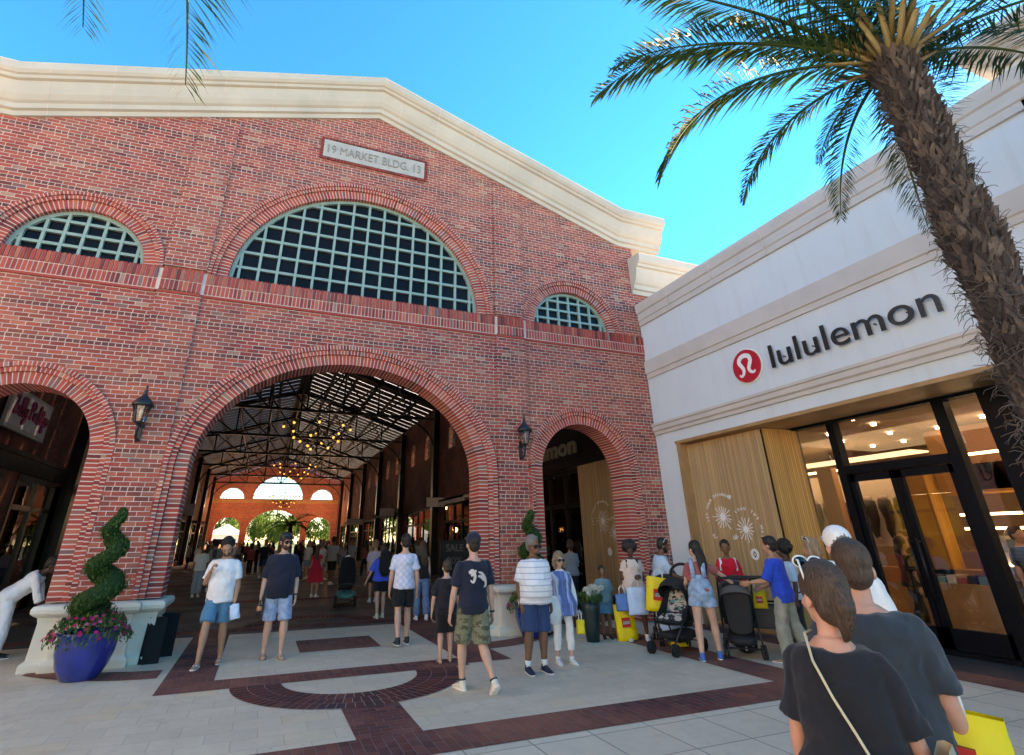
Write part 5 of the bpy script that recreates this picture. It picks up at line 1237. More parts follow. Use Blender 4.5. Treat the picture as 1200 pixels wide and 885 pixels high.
            for y in (-1,1):
                b.tube([B.T@V((0,0,z*k)) for z in (-.02,.06,.14,.22,.29)],[(w_*k,d_*k) for w_,d_ in ((.205,.150),(.200,.146),(.178,.138),(.150,.142),(.120,.142))],20,ref=tuple(B.T.to_3x3()@V((1,0,0))))
                for s in (-1,1): b.tube([B.T@V((s*x*k,y*yy*k,z*k)) for x,yy,z in ((.085,.142,.26),(.085,.150,.36),(.09,.125,.46),(.09,.03,.545))],[(.034*k,.010*k)]*4,8,ref=(1,0,0))
            b.build('bib',e[1],P)
        elif typ=='print':   # raised print on the back or the chest
            pts,y,c=e[1],e[2],e[3]
            for st in pts: ribbon(b,st,lambda t:.013*k*(.5+.9*math.sin(PI*min(1,max(0,t)))),lambda p,d:tuple(B.T@V((p[0]*k,y*(d-1.6*p[0]**2)*k,p[1]*k))),.142,.146,0,5)
            b.build('shirt_print',c,P)
        elif typ=='watch':
            a=B.arm[e[1]]; p=a[2]-a[3]*.012*k; b.tube([p-a[3]*.011*k,p+a[3]*.011*k],[.033*k]*2,12); b.build('wristwatch','shoe_black',P)
        elif typ=='gloves':
            for a in B.arm: b.tube([a[2]-a[3]*.05*k,a[2],a[2]+a[3]*.05*k,a[2]+a[3]*.12*k],[(.034*k,.034*k),(.03*k,.036*k),(.026*k,.046*k),(.022*k,.042*k)],10,ref=(1,0,0),rnd=True)
            b.build('rubber_glove','glove_blue',P)
        elif typ=='sleeves':
            for a in B.arm: limb(b,a[:3],ag,e[2],.010,.004,12); b.ell(tuple(a[0]),(.058*k,)*3,12,8)
            b.tube([B.T@V((0,-.005*k,z*k)) for z in (.38,.44,.49,.53)],[(.155*k,.118*k),(.145*k,.105*k),(.10*k,.085*k),(.07*k,.068*k)],16,ref=(1,0,0)); remesh(b,'sleeve',e[1],.012,3,.006,parent=P)
        elif typ=='collar':
            b.tube([B.T@V((0,-.012*k,.475*k)),B.T@V((0,-.012*k,.53*k))],[(.09*k,.078*k),(.066*k,.064*k)],16,ref=(1,0,0)); b.build('collar',e[1],P)
        elif typ=='undershirt':
            b.tube([B.T@V((0,.0,z*k)) for z in (.44,.49,.525)],[(.12*k,.10*k),(.10*k,.08*k),(.075*k,.07*k)],16,ref=(1,0,0)); b.build('neckline',e[1],P)
        elif typ=='panel':   # pale side panels on a jacket
            for s in (-1,1): b.tube([B.T@V((s*x*k,yy*k,z*k)) for x,yy,z in ((.13,.03,.51),(.12,.10,.45),(.13,.125,.36),(.14,.12,.30))],[(.022*k,.010*k)]*4,8,ref=(1,0,0))
            b.build('jacket_panel',e[1],P)
    if shoes:
        sm_,typ=shoes
        for i,l in enumerate(B.leg):
            an=l[2]; fd=fdirs[i]; b=MB(); up=V((0,0,1)) if abs(fd.z)<.3 else (V((0,0,1))-fd*fd.z).normalized(); x=fd.cross(up).normalized()
            def Q(f,u): return an+fd*f*k+up*u*k
            if typ=='sneaker':
                b.tube([Q(-.055,-.055),Q(-.03,-.040),Q(.03,-.040),Q(.10,-.055),Q(.165,-.064),Q(.20,-.068)],[(.030*k,.024*k),(.042*k,.044*k),(.044*k,.040*k),(.049*k,.028*k),(.046*k,.020*k),(.030*k,.012*k)],14,ref=tuple(x),rnd=True); b.tube([Q(-.01,-.03),l[2].lerp(l[1],.07)],[.043*k,.044*k],12)
                o=remesh(b,'shoe',sm_,.008*k if fine else .014,2,parent=P)
                s=MB(); s.tube([Q(-.07,-.076),Q(-.03,-.077),Q(.08,-.077),Q(.15,-.077),Q(.215,-.074)],[(.028*k,.011*k),(.043*k,.012*k),(.045*k,.011*k),(.050*k,.011*k),(.028*k,.009*k)],14,ref=tuple(x),rnd=True); so_=s.build('shoe_sole','sole_white',P)
            else:
                b.tube([Q(-.065,-.080),Q(0,-.082),Q(.09,-.082),Q(.15,-.082),Q(.20,-.082)],[(.030*k,.008*k),(.040*k,.008*k),(.046*k,.008*k),(.050*k,.008*k),(.034*k,.008*k)],14,ref=tuple(x),rnd=True)
                for s in (-1,1): b.tube([Q(.145,-.062)+x*.0,Q(.10,-.042)+x*s*.02*k,Q(.04,-.06)+x*s*.042*k],[.008*k,.009*k,.008*k],6)
                if typ=='strap': b.tube([Q(.06,-.07)-x*.045*k,Q(.065,-.025),Q(.06,-.07)+x*.045*k],[.013*k]*3,6); b.tube([l[2]+x*.04*k,l[2]+fd*.042*k,l[2]-x*.04*k],[.010*k]*3,6)
                b.build('sandal',sm_,P)
            if feet:
                s=MB(); s.tube([Q(0,-.02),l[2].lerp(l[1],feet[1])],[.040*k,.047*k],12); s.build('sock',feet[0],P)
    P['_']=0; del P['_']
    return P,B
ST=((0,.05,-1),(0,-.03,-1))
# --- man in the white tee, strolling towards the camera with a hand at his mouth
person('man in white t-shirt and teal shorts walking with one hand raised to his mouth',(-.45,9.95,0),188,1.76,'skin_tan',lean=3,belly=.03,head=(-8,30),hair=('short','hair_black'),
 legs=(((-.02,-.10,-1),(-.02,-.28,-1)),((.05,.34,-1),(.04,.10,-1))),arms=(((-.20,-.02,-1),(-.02,.22,-1)),((.28,.12,-1),(-.42,.75,.95))),top=('tee_white',.78,-.07,.022),bottom=('shorts_teal',.86,.030),shoes=('shoe_white','flip'),extras=(('beard','hair_brown'),),grip=(.7,.8))
person('bearded man in black t-shirt, black cap and pale denim shorts',(.40,10.05,0),176,1.80,'skin_pale',girth=1.08,belly=.04,head=(-22,0),hair=('buzz','hair_black'),
 legs=(((-.08,.10,-1),(-.02,-.05,-1)),((.02,-.06,-1),(.02,-.20,-1))),arms=(((-.22,.0,-1),(-.05,.25,-1)),((.22,-.02,-1),(.12,.15,-1))),top=('tee_navy',.95,-.10,.028),bottom=('shorts_denim',.98,.026),shoes=('shoe_tan','flip'),extras=(('beard','hair_brown'),('cap','shoe_black'),('sunglasses','steel_dark'),('watch',0)))
person('man in white checked shirt and black shorts walking away into the hall',(2.50,10.3,0),4,1.77,'skin_pale',hair=('short','hair_black'),legs=(((-.02,-.18,-1),(-.02,-.42,-1)),((.02,.16,-1),(.02,.02,-1))),arms=(((-.20,.10,-1),(-.06,.25,-1)),((.20,-.08,-1),(.06,.10,-1))),top=('plaid_white',.72,-.05,.014),bottom=('shorts_black',.82,.026),shoes=('shoe_black','sneaker'))
person('woman in royal blue top and black shorts walking into the hall',(2.82,13.9,0),-4,1.56,'skin_pale',True,1.12,hair=('long','hair_brown'),legs=(((-.02,-.08,-1),(-.02,-.30,-1)),((.02,.14,-1),(.02,.02,-1))),arms=(((-.55,.1,-1),(-.35,.35,-.9)),((.25,0,-1),(.05,.2,-1))),top=('top_royal',.95,-.04,.03),bottom=('shorts_black',.72,.024),shoes=('shoe_cream','sneaker'),extras=(('straps','backpack_black'),),voxel=.0122)
person('woman in black top and blue jeans walking beside the man in the checked shirt',(3.60,13.1,0),8,1.64,'skin_pale',True,hair=('long','hair_brown'),legs=(((-.02,.16,-1),(-.02,.0,-1)),((.02,-.15,-1),(.02,-.4,-1))),top=('tee_black',.0,0.,.012),bottom=('jeans_blue',1.93,.022,1.0),shoes=('shoe_white','sneaker'),voxel=.0122)
person('boy in black t-shirt and long black shorts walking beside the teenager in the cap',(2.76,8.62,0),6,1.37,'skin_pale',hair=('buzz','hair_brown'),legs=(((-.02,.05,-1),(-.02,-.10,-1)),((.02,.16,-1),(.02,.0,-1))),arms=(((-.30,.02,-1),(-.10,.15,-1)),((.22,.02,-1),(.02,.2,-1))),top=('tee_black',.85,-.10,.024),bottom=('shorts_black',1.02,.028),shoes=('shoe_black','strap'))
PR=[[(-.105,.37),(-.085,.41),(-.055,.395),(-.04,.34),(-.06,.28),(-.095,.30)],[(-.085,.345),(-.055,.385),(-.02,.41)],[(.005,.39),(.055,.375),(.10,.32),(.115,.25),(.085,.22)],[(.0,.345),(.05,.335),(.085,.29)],[(-.115,.40),(-.08,.385),(-.06,.41)]]
person('teenager in navy cap, black printed t-shirt and camouflage shorts striding away from the camera',(2.58,6.95,0),-4,1.76,'skin_pale',shw=.185,hair=('buzz','hair_black'),head=(6,-3),
 legs=(((-.03,.30,-1),(.06,.10,-1)),((.02,-.12,-1),(.16,-.58,-1))),toe=(0,38),arms=(((-.22,.12,-1),(-.10,.22,-1)),((.16,-.06,-1),(.12,.10,-1))),top=('tee_navy',.78,-.08,.022),bottom=('camo_green',.98,.034),shoes=('shoe_cream','sneaker'),extras=(('cap','tee_navy'),('print',[[(a,b-.02) for a,b in s] for s in PR],-1,'pale_panel'),('watch',1)),feet=('shoe_black',.09),voxel=.010)
person('big-bellied man with grey hair, sunglasses, pale striped t-shirt and navy shorts',(3.72,7.52,0),182,1.70,'skin_brown',girth=1.24,belly=.085,head=(-14,4),hair=('short','hair_grey'),legs=(((-.02,.04,-1),(-.02,-.04,-1)),((.10,.10,-1),(.06,-.06,-1))),arms=(((-.18,-.10,-1),(.0,.28,-1)),((.20,-.06,-1),(-.04,.16,-1))),top=('tee_striped',.82,-.06,.022),bottom=('shorts_navy',1.0,.036),shoes=('shoe_navy','sneaker'),feet=('pants_white',.17),extras=(('sunglasses','steel_dark'),),voxel=.010)
person('smiling woman with bobbed hair in blue striped tunic over a white top and white trousers',(4.32,7.85,0),190,1.47,'skin_pale',True,1.1,.02,head=(-6,0),hair=('bob','hair_light'),legs=(((-.04,.12,-1),(-.04,-.05,-1)),((.03,.0,-1),(.02,-.06,-1))),arms=(((-.30,.05,-1),(-.05,.28,-1)),((.22,-.05,-1),(.0,.20,-1))),top=('tunic_stripe',0,-.17,.030),dress=.14,bottom=('pants_white',1.72,.008,.1),shoes=('shoe_white','sneaker'),extras=(('sunglasses','hair_brown'),('sleeves','pants_white',1.8),),voxel=.010)
# ------------------------------------------------------------------ the group by the timber wall and the couple close by
PN=.0122
person('woman with an afro in a cream top holding one arm across her chest',(6.42,8.92,0),208,1.58,'skin_dark',True,1.12,.02,hair=('afro','hair_black'),legs=(((-.10,.05,-1),(-.06,-.05,-1)),((.12,.05,-1),(.08,-.05,-1))),arms=(((-.20,-.05,-1),(.25,.45,-.6)),((.24,.02,-1),(-.85,.55,.12))),top=('top_cream',.55,-.04,.022),bottom=('denim_light',.70,.03),shoes=('shoe_white','sneaker'),extras=(('straps','backpack_black'),),voxel=PN)
person('bearded man in pale blue t-shirt with white sunglasses on his head',(7.02,8.98,0),118,1.66,'skin_brown',lean=14,hair=('short','hair_black'),head=(0,20),arms=(((-.05,.45,-1),(.02,.95,-.35)),((.05,.5,-1),(-.02,.95,-.4))),top=('top_skyblue',.9,-.08,.034),bottom=('pants_blue_white',1.9,.03),shoes=('shoe_white','sneaker'),extras=(('beard','hair_black'),('sunglasses','shoe_white',1)),voxel=PN)
person('child in teal shorts half hidden behind the blue shopping bag',(6.0,9.28,0),200,1.18,'skin_brown',hair=('short','hair_black'),top=('cloth_a',.8,-.06,.02),bottom=('shorts_teal',.8,.025),shoes=('shoe_black','sneaker'),voxel=PN)
person('woman with long dark hair in short denim dungarees over a coral tee',(6.33,7.12,0),40,1.61,'skin_pale',True,1.08,lean=7,head=(-38,12),hair=('long','hair_black'),legs=(((-.06,-.02,-1),(-.03,-.16,-1)),((.10,.24,-1),(.04,.02,-1))),arms=(((-.25,.25,-1),(-.05,.9,-.25)),((.75,.42,-.48),(.75,.30,-.62))),top=('tee_coral',.62,.06,.014),bottom=('denim_light',.42,.026),shoes=('shoe_blue','sneaker'),extras=(('bib','denim_light'),),voxel=.0105,legk=1.08)
person('smiling woman in a red jacket with white panels and folded arms',(7.62,7.80,0),222,1.60,'skin_brown',True,1.05,hair=('short','hair_black'),arms=(((-.25,.15,-1),(.75,.6,.05)),((.25,.15,-1),(-.8,.55,.12))),top=('top_red',1.35,-.04,.032),bottom=('pants_dark',1.93,.02),shoes=('shoe_black','sneaker'),extras=(('panel','pants_white'),),voxel=.0105)
person('man in royal blue polo shirt and sage cargo trousers holding the grey pushchair',(7.30,6.50,0),328,1.66,'skin_tan',girth=1.04,lean=6,hair=('short','hair_black'),legs=(((-.02,.20,-1),(.0,.0,-1)),((.05,-.12,-1),(.05,-.34,-1))),arms=(((-.14,.55,-1),(-.1,.95,-.12)),((.16,.22,-1),(.0,.80,-.35))),top=('polo_blue',.95,-.10,.026),bottom=('cargo_sage',1.92,.034,.8),shoes=('shoe_tan','sneaker'),extras=(('collar','polo_blue'),),voxel=.0105)
person('person with short dark hair in a pale tee behind the man in the blue polo',(7.98,6.92,0),300,1.56,'skin_dark',hair=('afro','hair_black'),top=('top_skyblue',.9,-.08,.03),bottom=('pants_dark',1.9,.03),shoes=('shoe_black','sneaker'),voxel=PN)
person('woman with light hair, white top and dark trousers behind the blue polo man',(7.10,5.70,0),335,1.62,'skin_tan',True,1.05,hair=('bob','hair_light'),top=('tee_white',.8,-.06,.024),bottom=('pants_dark',1.9,.025),shoes=('shoe_white','sneaker'),extras=(('sunglasses','shoe_white',1),),voxel=PN)
person('person in white cap and white shirt mostly hidden behind the nearest man',(4.05,3.02,0),50,1.71,'skin_pink',head=(-20,0),hair=('buzz','hair_grey'),top=('tee_white',.8,-.06,.02),bottom=('tee_grey',1.9,.02),shoes=('shoe_white','sneaker'),extras=(('cap','shoe_white'),),voxel=PN)
person('cleaner in white uniform and blue gloves bending down behind the left plinth',(-3.72,11.95,0),86,1.66,'skin_dark',lean=48,head=(0,30),hair=('short','hair_black'),legs=(((-.05,.05,-1),(-.03,-.05,-1)),((.05,.15,-1),(.05,.0,-1))),arms=(((-.05,.25,-1),(.0,.35,-1)),((.05,.35,-1),(.0,.45,-1))),top=('uniform_white',1.55,-.08,.026),bottom=('uniform_white',1.92,.034),shoes=('shoe_black','sneaker'),extras=(('gloves',),),voxel=PN)
person('person in grey top standing in the store doorway inside the right arch',(7.45,12.9,0),20,1.62,'skin_pale',True,hair=('pony','hair_brown'),arms=(((-.2,.2,-1),(.1,.6,.6)),((.2,.2,-1),(-.1,.6,.7))),top=('tee_grey',.7,-.05,.02),bottom=('pants_dark',1.93,.02),shoes=('shoe_black','sneaker'),voxel=PN)
plain('strap_gold',(.55,.46,.30),.4)
# nearest couple, seen from behind and cut by the frame
person('nearest woman in black t-shirt with white sunglasses on her brown hair',(2.10,1.70,0),66,1.555,'skin_pink',True,1.13,.0,lean=4,head=(-48,4),hair=('pony','hair_brown'),legs=(((-.03,.16,-1),(-.02,.0,-1)),((.03,-.16,-1),(.02,-.42,-1))),arms=(((-.24,.04,-1),(-.06,.18,-1)),((.22,.14,-1),(.02,.35,-1))),top=('tee_black',.80,-.12,.026),bottom=('shorts_black',1.9,.015),shoes=('shoe_black','sneaker'),extras=(('sunglasses','shoe_white',1),('strap',-1,'strap_gold',-1)),voxel=.0075)
person('nearest man, seen from behind, in a charcoal t-shirt with close cropped hair',(2.60,1.90,0),64,1.64,'skin_pink',girth=1.12,belly=.03,lean=2,head=(-18,0),hair=('buzz','hair_brown'),legs=(((-.03,-.1,-1),(-.02,-.3,-1)),((.03,.14,-1),(.02,.0,-1))),arms=(((-.2,.0,-1),(-.05,.2,-1)),((.20,.02,-1),(.10,.42,-1))),top=('tee_charcoal',.82,-.12,.026),bottom=('pants_dark',.95,.03),shoes=('shoe_black','sneaker'),voxel=.0075)
# ------------------------------------------------------------------ bags and things held
plain('bag_yellow',(.80,.60,.01),.5,var=.06,bump=.2,bscale=12,bd=.01); plain('bag_red',(.62,.015,.012),.5); plain('bag_blue',(.03,.16,.42),.5,var=.2); plain('bag_paleblue',(.42,.60,.82),.6,var=.15); plain('tan_leather',(.42,.33,.23),.65,var=.15); plain('gold_metal',(.5,.38,.18),.3,metal=.8)
def bag(label,loc,az,w,h,d,mat,logo=True,tilt=0,name='shopping_bag',handles=True):
    r=thing(name,label,'bag',loc,az); b=MB(); n=9
    vs=[];fs=[]
    rnd=random.Random(int(w*1000+h*77))
    for j in range(n):
        t=j/(n-1); dd=d*(1-.55*t); ww=w*(1-.05*t)
        for (sx,sy) in ((-1,-1),(-.33,-1.12),(.33,-1.12),(1,-1),(1,0),(1,1),(.33,1.12),(-.33,1.12),(-1,1),(-1,0)):
            vs.append((sx*ww/2+rnd.uniform(-.006,.006),sy*dd/2+rnd.uniform(-.008,.008),t*h+(rnd.uniform(-.012,.012) if j==n-1 else 0)))
    for j in range(n-1):
        for i in range(10): a=j*10+i; c=j*10+(i+1)%10; fs.append((a,c,c+10,a+10))
    fs.append(tuple(range(10))[::-1]); b.add(vs,fs,0,0.,True); b.build('bag_body',mat,r)
    if handles:
        hb=MB()
        for sy in (-1,1): hb.tube([(-w*.18,sy*d*.22,h*.97),(-w*.15,sy*d*.18,h+.09),(0,sy*d*.1,h+.13),(w*.15,sy*d*.18,h+.09),(w*.18,sy*d*.22,h*.97)],[.008]*5,6)
        hb.build('handle','pale_panel' if mat!='bag_yellow' else 'shoe_white',r)
    if logo:
        s=w*.42
        for sg in (-1,1):
            l=MB(); yy=sg*(d*.56+.010); l.box(-s/2,s/2,min(yy,yy-sg*.03),max(yy,yy-sg*.03),h*.50-s/2,h*.50+s/2); q=l.build('logo_square','bag_red',r)
            l=MB(); Mx=Matrix(((-sg,0,0,sg*s*.40),(0,0,sg,yy+sg*.0025),(0,1,0,h*.50-s*.15),(0,0,0,1))); text_mb(l,'LEGO',s*.42,Mx,.003,.016*s*3,width=s*.80); l.build('logo_outline','sign_black',r).parent=q
            l=MB(); Mx=Matrix(((-sg,0,0,sg*s*.385),(0,0,sg,yy+sg*.006),(0,1,0,h*.50-s*.15),(0,0,0,1))); text_mb(l,'LEGO',s*.42,Mx,.003,.004*s*3,width=s*.77); l.build('logo_lettering','shoe_white',r).parent=q
    r.rotation_euler[1]=R(tilt); return r
bag('large yellow shopping bag with a red logo in front of the woman with the afro',(6.42,8.32,.50),212,.40,.52,.18,'bag_yellow',True,-8)
bag('yellow shopping bag standing on the ground behind the woman with the afro\'s legs',(6.22,8.98,.01),200,.34,.56,.16,'bag_yellow',True,5)
bag('small yellow bag lying low under the first pushchair',(6.60,8.10,.03),190,.30,.20,.2,'bag_yellow',False,0)
bag('small blue shopping bag hanging beside the woman with the afro',(6.12,8.85,.48),205,.26,.26,.1,'bag_blue',False,4)
bag('pale blue shopping bag behind the small blue one',(6.32,8.72,.42),205,.34,.42,.12,'bag_paleblue',False,2)
bag('small yellow bag with a red logo on the folding wagon',(7.42,7.08,.62),222,.22,.24,.1,'bag_yellow',True,0)
bag('yellow shopping bag held by the nearest man, cut by the frame',(2.70,1.80,.60),238,.42,.40,.15,'bag_yellow',True,-6)
bag('small yellow and white bag in the hand of the woman in the striped tunic',(4.58,7.78,.36),200,.12,.18,.05,'bag_yellow',False)
bag('tan cloth bag hanging at the right hip of the nearest woman',(2.22,1.47,.62),156,.26,.36,.09,'tan_leather',False,8,'crossbody_bag',False)
bag('bundle of pale papers and leaflets in the hand of the man in white',(-.19,9.74,.60),190,.13,.20,.05,'bag_paleblue',False,12,'paper_bag',False)
r=thing('handbag','small white handbag on the shoulder of the woman in the striped tunic','bag',(4.10,7.68,.58),195); b=MB(); b.tube([(0,0,0),(0,0,.04),(0,0,.20),(0,0,.26)],[(.09,.03),(.11,.045),(.10,.04),(.07,.02)],16,ref=(1,0,0),rnd=True); b.build('bag_body','shoe_white',r); b=MB(); b.tube([(-.07,0,.25),(-.05,0,.5),(0,.02,.62),(.05,0,.5),(.07,0,.25)],[.008]*5,6); b.build('handle','shoe_white',r)
r=thing('drink_bottle','small bottle with an orange label held by the man in black','bottle',(.13,9.88,.62),0); b=MB(); b.lathe([(0,0),(.033,0),(.035,.02),(.035,.06),(.03,.13),(.014,.17),(.014,.20),(0,.20)],n=16); b.build('bottle_body','lens_dark',r); b=MB(); b.lathe([(.036,.06),(.036,.12)],n=16); b.build('bottle_label',plain('label_orange',(.6,.25,.12),.5),r)
r=thing('mobile_phone','dark phone held at the mouth of the man in white','phone',(-.62,9.76,1.44),200); b=MB(); b.box(-.035,.035,-.004,.004,-.02,.12); b.build('phone_body','lens_dark',r,bevel=.003); b=MB(); b.box(-.031,.031,.0042,.0052,-.012,.112); b.build('screen','dark_pane',r)
r=thing('backpack','black backpack on the back of the woman in royal blue','backpack',(2.84,13.74,1.02),-4); b=MB(); b.tube([(0,-.06,-.06),(0,-.08,.02),(0,-.09,.2),(0,-.07,.36),(0,-.04,.42)],[(.12,.06),(.15,.09),(.155,.09),(.13,.075),(.07,.04)],16,ref=(1,0,0),rnd=True); remesh(b,'bag_body','backpack_black',.012,2,.004,parent=r); b=MB(); b.tube([(0,-.15,.0),(0,-.175,.06),(0,-.17,.16)],[(.09,.02),(.10,.025),(.09,.015)],12,ref=(1,0,0),rnd=True); b.build('front_pocket','backpack_black',r)
# ------------------------------------------------------------------ pushchairs
plain('fabric_black',(.014,.014,.016),.85,bump=.4,bscale=200); plain('fabric_grey',(.085,.08,.08),.9,bump=.4,bscale=200); plain('rubber',(.012,.012,.012),.8); plain('alloy',(.42,.42,.43),.3,metal=.8); cloth('liner_pattern',(.5,.46,.42),camo=[((.03,.03,.035),.50),((.05,.32,.30),.58),((.5,.12,.2),.66)])
def wheel(p,x,y,z,r,w=.035,rim='rubber',spk='alloy'):
    b=MB(); A=Matrix.Translation((x,y,z))@Matrix.Rotation(PI/2,4,'Y')
    b.lathe([(r*.80,-w/2),(r*.95,-w/2),(r,-w*.25),(r,w*.25),(r*.95,w/2),(r*.80,w/2),(r*.80,-w/2)],n=24,axis=A); wl=b.build('wheel',rim,p)
    b=MB(); b.lathe([(0,-w*.45),(r*.22,-w*.5),(r*.22,w*.5),(0,w*.45)],n=14,axis=A)
    for i in range(6):
        a=PI*2*i/6; b.add([(x+sx*w*.2,y+rr*math.sin(a+da),z+rr*math.cos(a+da)) for sx in (-1,1) for rr,da in ((r*.2,-.3),(r*.2,.3),(r*.82,.10),(r*.82,-.10))],[(0,1,2,3),(4,7,6,5),(0,4,5,1),(1,5,6,2),(2,6,7,3),(3,7,4,0)])
    b.build('rim',spk,p).parent=wl
def pushchair(label,loc,az,canopy='fabric_black',body='fabric_black',hoop=False,liner='fabric_black',blanket=None,hz=1.04):
    r=thing('pushchair',label,'pushchair',loc,az,'pushchairs beside the timber wall')
    f=MB(); W=.235
    for s in (-1,1):
        f.tube([(s*W,-.46,hz-.02),(s*W,-.30,.86),(s*W,.05,.50),(s*(W-.03),.40,.16)],[.014]*4,8); f.tube([(s*W,-.08,.66),(s*(W+.01),-.22,.36),(s*(W+.02),-.34,.12)],[.013]*3,8); f.tube([(s*W,.10,.44),(s*W,-.18,.42)],[.010]*2,6)
    f.cyl((-W,-.34,.14),(W,-.34,.14),.010,n=8); f.cyl((-W,.36,.20),(W,.36,.20),.010,n=8); f.build('frame','steel_dark',r)
    h=MB()
    if hoop: h.tube([(W*.95*math.cos(a),-.46-.02*math.sin(a),hz+.02+.17*math.sin(a)) for a in [2*PI*i/22 for i in range(23)]],[.024]*23,8)
    else: h.tube([(-W,-.46,hz-.02),(-W*.9,-.52,hz+.03),(0,-.54,hz+.045),(W*.9,-.52,hz+.03),(W,-.46,hz-.02)],[.018]*5,8)
    h.build('handlebar','rubber',r)
    s_=MB(); s_.tube([(0,-.30,.92),(0,-.24,.74),(0,-.14,.54),(0,.0,.42),(0,.18,.41),(0,.30,.44)],[(.20,.022),(.215,.03),(.215,.035),(.21,.035),(.20,.03),(.18,.02)],16,ref=(1,0,0),rnd=True)
    for s in (-1,1): s_.tube([(s*.20,-.27,.84),(s*.215,-.12,.60),(s*.215,.10,.50)],[(.05,.015),(.075,.015),(.04,.012)],10,ref=(0,1,0),rnd=True)
    remesh(s_,'seat',body,.012,2,.004,parent=r); q=MB(); q.tube([(0,-.255,.84),(0,-.195,.70),(0,-.10,.52),(0,.03,.455)],[(.15,.02),(.17,.02),(.17,.02),(.16,.02)],14,ref=(1,0,0),rnd=True); q.build('liner',liner,r)
    # folding hood of overlapping ribs
    c=MB(); n=12; k=10; vs=[]; fs=[]
    for i in range(n+1):
        a=R(-62+112*i/n); rr=.30*(1+.02*math.cos(i*PI))
        for j in range(k+1):
            t=PI*j/k; x=.235*math.cos(t)*(1-.0*i); h_=math.sin(t)**.55
            vs.append((x,-.16+math.sin(a)*rr*(.35+.65*h_),.74+math.cos(a)*rr*h_))
    for i in range(n):
        for j in range(k): a=i*(k+1)+j; fs.append((a,a+1,a+k+2,a+k+1))
    c.add(vs,fs,0,0.,True); o=c.build('hood',canopy,r); m_=o.modifiers.new('t','SOLIDIFY'); m_.thickness=.008
    b=MB(); b.tube([(0,-.33,.23),(0,-.05,.21),(0,.22,.25)],[(.19,.07),(.21,.09),(.17,.06)],14,ref=(1,0,0),rnd=True); remesh(b,'basket',body,.012,2,.004,parent=r)
    b=MB(); b.tube([(0,-.335,.90),(0,-.30,.66),(0,-.31,.40)],[(.185,.012),(.20,.016),(.17,.012)],12,ref=(1,0,0),rnd=True); b.build('back_panel',body,r)
    for s in (-1,1):
        for d in (-.022,.022): wheel(r,s*(W+.02)+d,-.34,.10,.095,.028); wheel(r,s*(W-.03)+d,.40,.09,.085,.028)
    if blanket:
        q=MB(); q.tube([(0,-.1,.66),(0,.12,.56),(0,.30,.42),(0,.34,.25)],[(.24,.05),(.25,.07),(.24,.05),(.20,.02)],16,ref=(1,0,0),rnd=True); bo=remesh(q,'blanket',blanket,.014,3,.012,parent=r)
    return r
pushchair('black pushchair with an upright oval handle and a patterned seat liner',(6.32,7.82,0),250,hoop=True,liner='liner_pattern')
pushchair('black pushchair with a grey hood beside the man in the blue polo',(7.06,7.22,0),40,'fabric_grey','fabric_black')
pushchair('pushchair covered with a pale blue blanket behind the large yellow bag',(6.78,8.48,0),215,blanket='bag_paleblue')
r=thing('folding_wagon','grey folding wagon with large white-rimmed wheels behind the man in the blue polo','wagon',(7.72,7.28,0),128)
b=MB(); b.tube([(0,-.48,.46),(0,.48,.46)],[(.26,.20),(.26,.20)],4,ref=(.7,0,.7),smooth=False); b.v=[(x*1.,y,z) for x,y,z in b.v]; b.build('wagon_body','fabric_grey',r,bevel=.02)
b=MB(); 
for s in (-1,1): b.cyl((s*.25,-.5,.66),(s*.25,.5,.66),.014); b.cyl((s*.25,-.5,.66),(s*.25,-.62,1.04),.014); b.cyl((s*.25,.5,.66),(s*.25,.62,1.04),.014)
b.cyl((-.27,-.62,1.04),(.27,-.62,1.04),.02); b.cyl((-.27,.62,1.04),(.27,.62,1.04),.02); b.cyl((.25,-.62,1.04),(.25,.62,1.04),.03); b.build('frame','steel_dark',r)
for s in (-1,1):
    for y in (-.42,.42): wheel(r,s*.30,y,.165,.165,.05,'rubber','shoe_white')
# ------------------------------------------------------------------ people further into the hall
def far(label,loc,az,**k): return person(label,loc,az,voxel=.019,**k)[0]
far('person in white t-shirt and pale jeans standing just inside the hall on the left',(-1.78,21.9,0),170,h=1.62,skin='skin_brown',hair=('short','hair_black'),top=('tee_white',.8,-.06,.03),bottom=('jeans_pale',1.9,.03))
far('person in grey shirt and dark shorts behind the one in pale jeans',(-1.50,23.8,0),10,h=1.74,skin='skin_pale',hair=('short','hair_black'),top=('tee_grey',.9,-.08,.03),bottom=('shorts_black',.9,.03))
far('woman in a bright red dress standing in the crowd inside the hall',(1.84,19.8,0),30,h=1.56,skin='skin_pale',fem=True,hair=('long','hair_brown'),top=('dress_red',.3,-.42,.03),dress=.12,bottom=('dress_red',.3,.01))
far('person in lilac shirt walking ahead of the woman in royal blue',(3.3,17.4,0),0,h=1.68,skin='skin_pale',hair=('short','hair_light'),top=('top_lilac',.8,-.06,.03),bottom=('pants_dark',.9,.03))
rider=far('mobility scooter rider in dark clothes and a white cap, seen from behind',(2.40,16.75,.12),5,h=1.42,skin='skin_pale',hair=('buzz','hair_grey'),top=('tee_black',.9,-.06,.03),bottom=('pants_dark',1.9,.03),legs=(((-.1,1,-.25),(-.02,.15,-1)),((.1,1,-.25),(.02,.15,-1))),arms=(((-.2,.5,-1),(.0,1,-.1)),((.2,.5,-1),(.0,1,-.1))),extras=(('cap','shoe_white'),))
r=thing('mobility_scooter','mobility scooter with a teal rear cover and tall black seat inside the hall','scooter',(2.40,16.75,0),5)
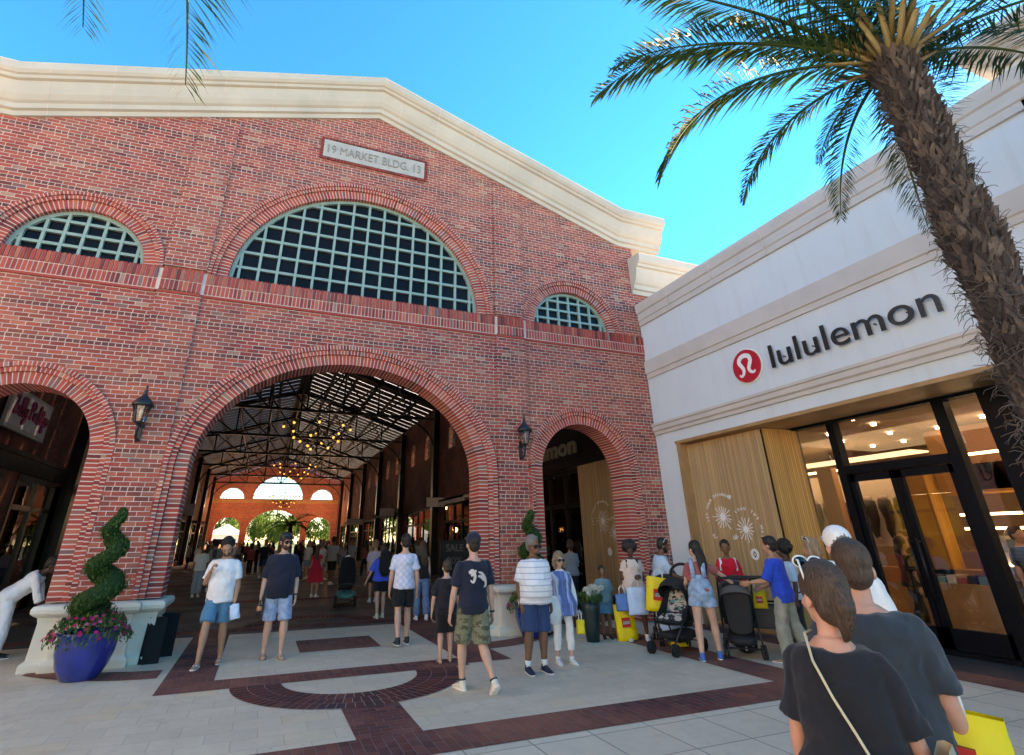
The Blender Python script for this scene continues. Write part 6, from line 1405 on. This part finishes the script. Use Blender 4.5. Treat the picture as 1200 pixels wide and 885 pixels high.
b=MB(); b.tube([(0,-.48,.30),(0,-.35,.34),(0,-.05,.33),(0,.05,.28)],[(.24,.06),(.27,.09),(.24,.09),(.2,.05)],16,ref=(1,0,0),rnd=True); b.build('rear_cover',plain('teal_plastic',(.02,.17,.17),.3),r); b=MB(); b.box(-.24,.24,0,.75,.12,.17); b.tube([(0,.72,.15),(0,.62,.55),(0,.50,.92)],[.05,.035,.03],8); b.cyl((-.22,.50,.92),(.22,.50,.92),.02); b.cyl((0,-.2,.3),(0,-.2,.5),.05); b.build('chassis','black_metal',r)
b=MB(); b.tube([(0,-.33,.54),(0,.12,.54)],[(.23,.05),(.22,.045)],14,ref=(1,0,0),rnd=True); b.tube([(0,-.30,.55),(0,-.36,.85),(0,-.42,1.15)],[(.23,.05),(.24,.05),(.18,.035)],14,ref=(1,0,0),rnd=True); b.build('seat','backpack_black',r)
for s in (-1,1): wheel(r,s*.26,-.32,.13,.13,.07); wheel(r,s*.22,.68,.11,.11,.06)
# a crowd: a few built figures, then copies walking among them
rnd=random.Random(11)
GR='people in the shaded crowd deep inside the hall'
LB='shaded figure in the dense crowd deep inside the hall'
walk=(((-.02,.2,-1),(-.02,.05,-1)),((.02,-.12,-1),(.02,-.35,-1)))
proto=[]
for i,(h,sk,fem,hr,tp,bt,up) in enumerate(((1.72,'skin_pale',0,'hair_brown','tee_navy','shorts_navy',.9),(1.62,'skin_pale',1,'hair_light','top_lilac','jeans_blue',1.9),(1.78,'skin_brown',0,'hair_black','tee_grey','shorts_black',.95),(1.60,'skin_tan',1,'hair_black','tee_black','pants_dark',1.9),(1.70,'skin_pale',0,'hair_grey','tee_white','shorts_denim',.9),(1.66,'skin_dark',1,'hair_black','tee_coral','pants_dark',1.9),(1.75,'skin_pale',0,'hair_brown','tee_black','cargo_sage',1.9))):
    p,_=person(LB,(0,0,0),0,h=h,skin=sk,fem=bool(fem),hair=('long' if fem else 'short',hr),top=(tp,.8,-.06,.028),bottom=(bt,up,.028),legs=walk,shoes=('shoe_black','sneaker') if i%2 else ('shoe_white','sneaker'),voxel=.022,group=GR); proto.append(p)
spots=[]
while len(spots)<104:
    y=23+49*rnd.random()**.85; x=rnd.uniform(-4.9,7.4)
    if abs(x-2.1)<.7 and abs(y-48)<1: continue
    if y<27 and -2.6<x<.3: continue
    if all((x-a)**2+(y-b_)**2>.42 for a,b_ in spots): spots.append((x,y))
for i,(x,y) in enumerate(spots):
    p=proto[i%7] if i<7 else copytree(proto[rnd.randrange(7)])
    p.location=(x,y,0); p.rotation_euler=(0,0,rnd.choice((0,PI))+rnd.uniform(-1,1)); s=rnd.uniform(.93,1.05); p.scale=(s,s,s)
# shoppers inside the white store
for i,(src,x,y,az,l) in enumerate(((1,11.2,5.05,60,'shopper with long light hair behind the right hand door pane'),(6,11.9,5.6,200,'shopper in black top and sage trousers inside the white store'),(3,10.9,6.9,120,'dark haired shopper behind the left hand door pane'),(0,12.2,7.6,300,'shopper in navy top deep inside the white store'),(4,13.0,6.2,90,'shopper in white top at the rear counter of the white store'))):
    p=copytree(proto[src]); p.location=(x,y,.03); p.rotation_euler=(0,0,-R(az)); p['label']=l; p['group']='shoppers inside the white store'; p.scale=(1,1,1)
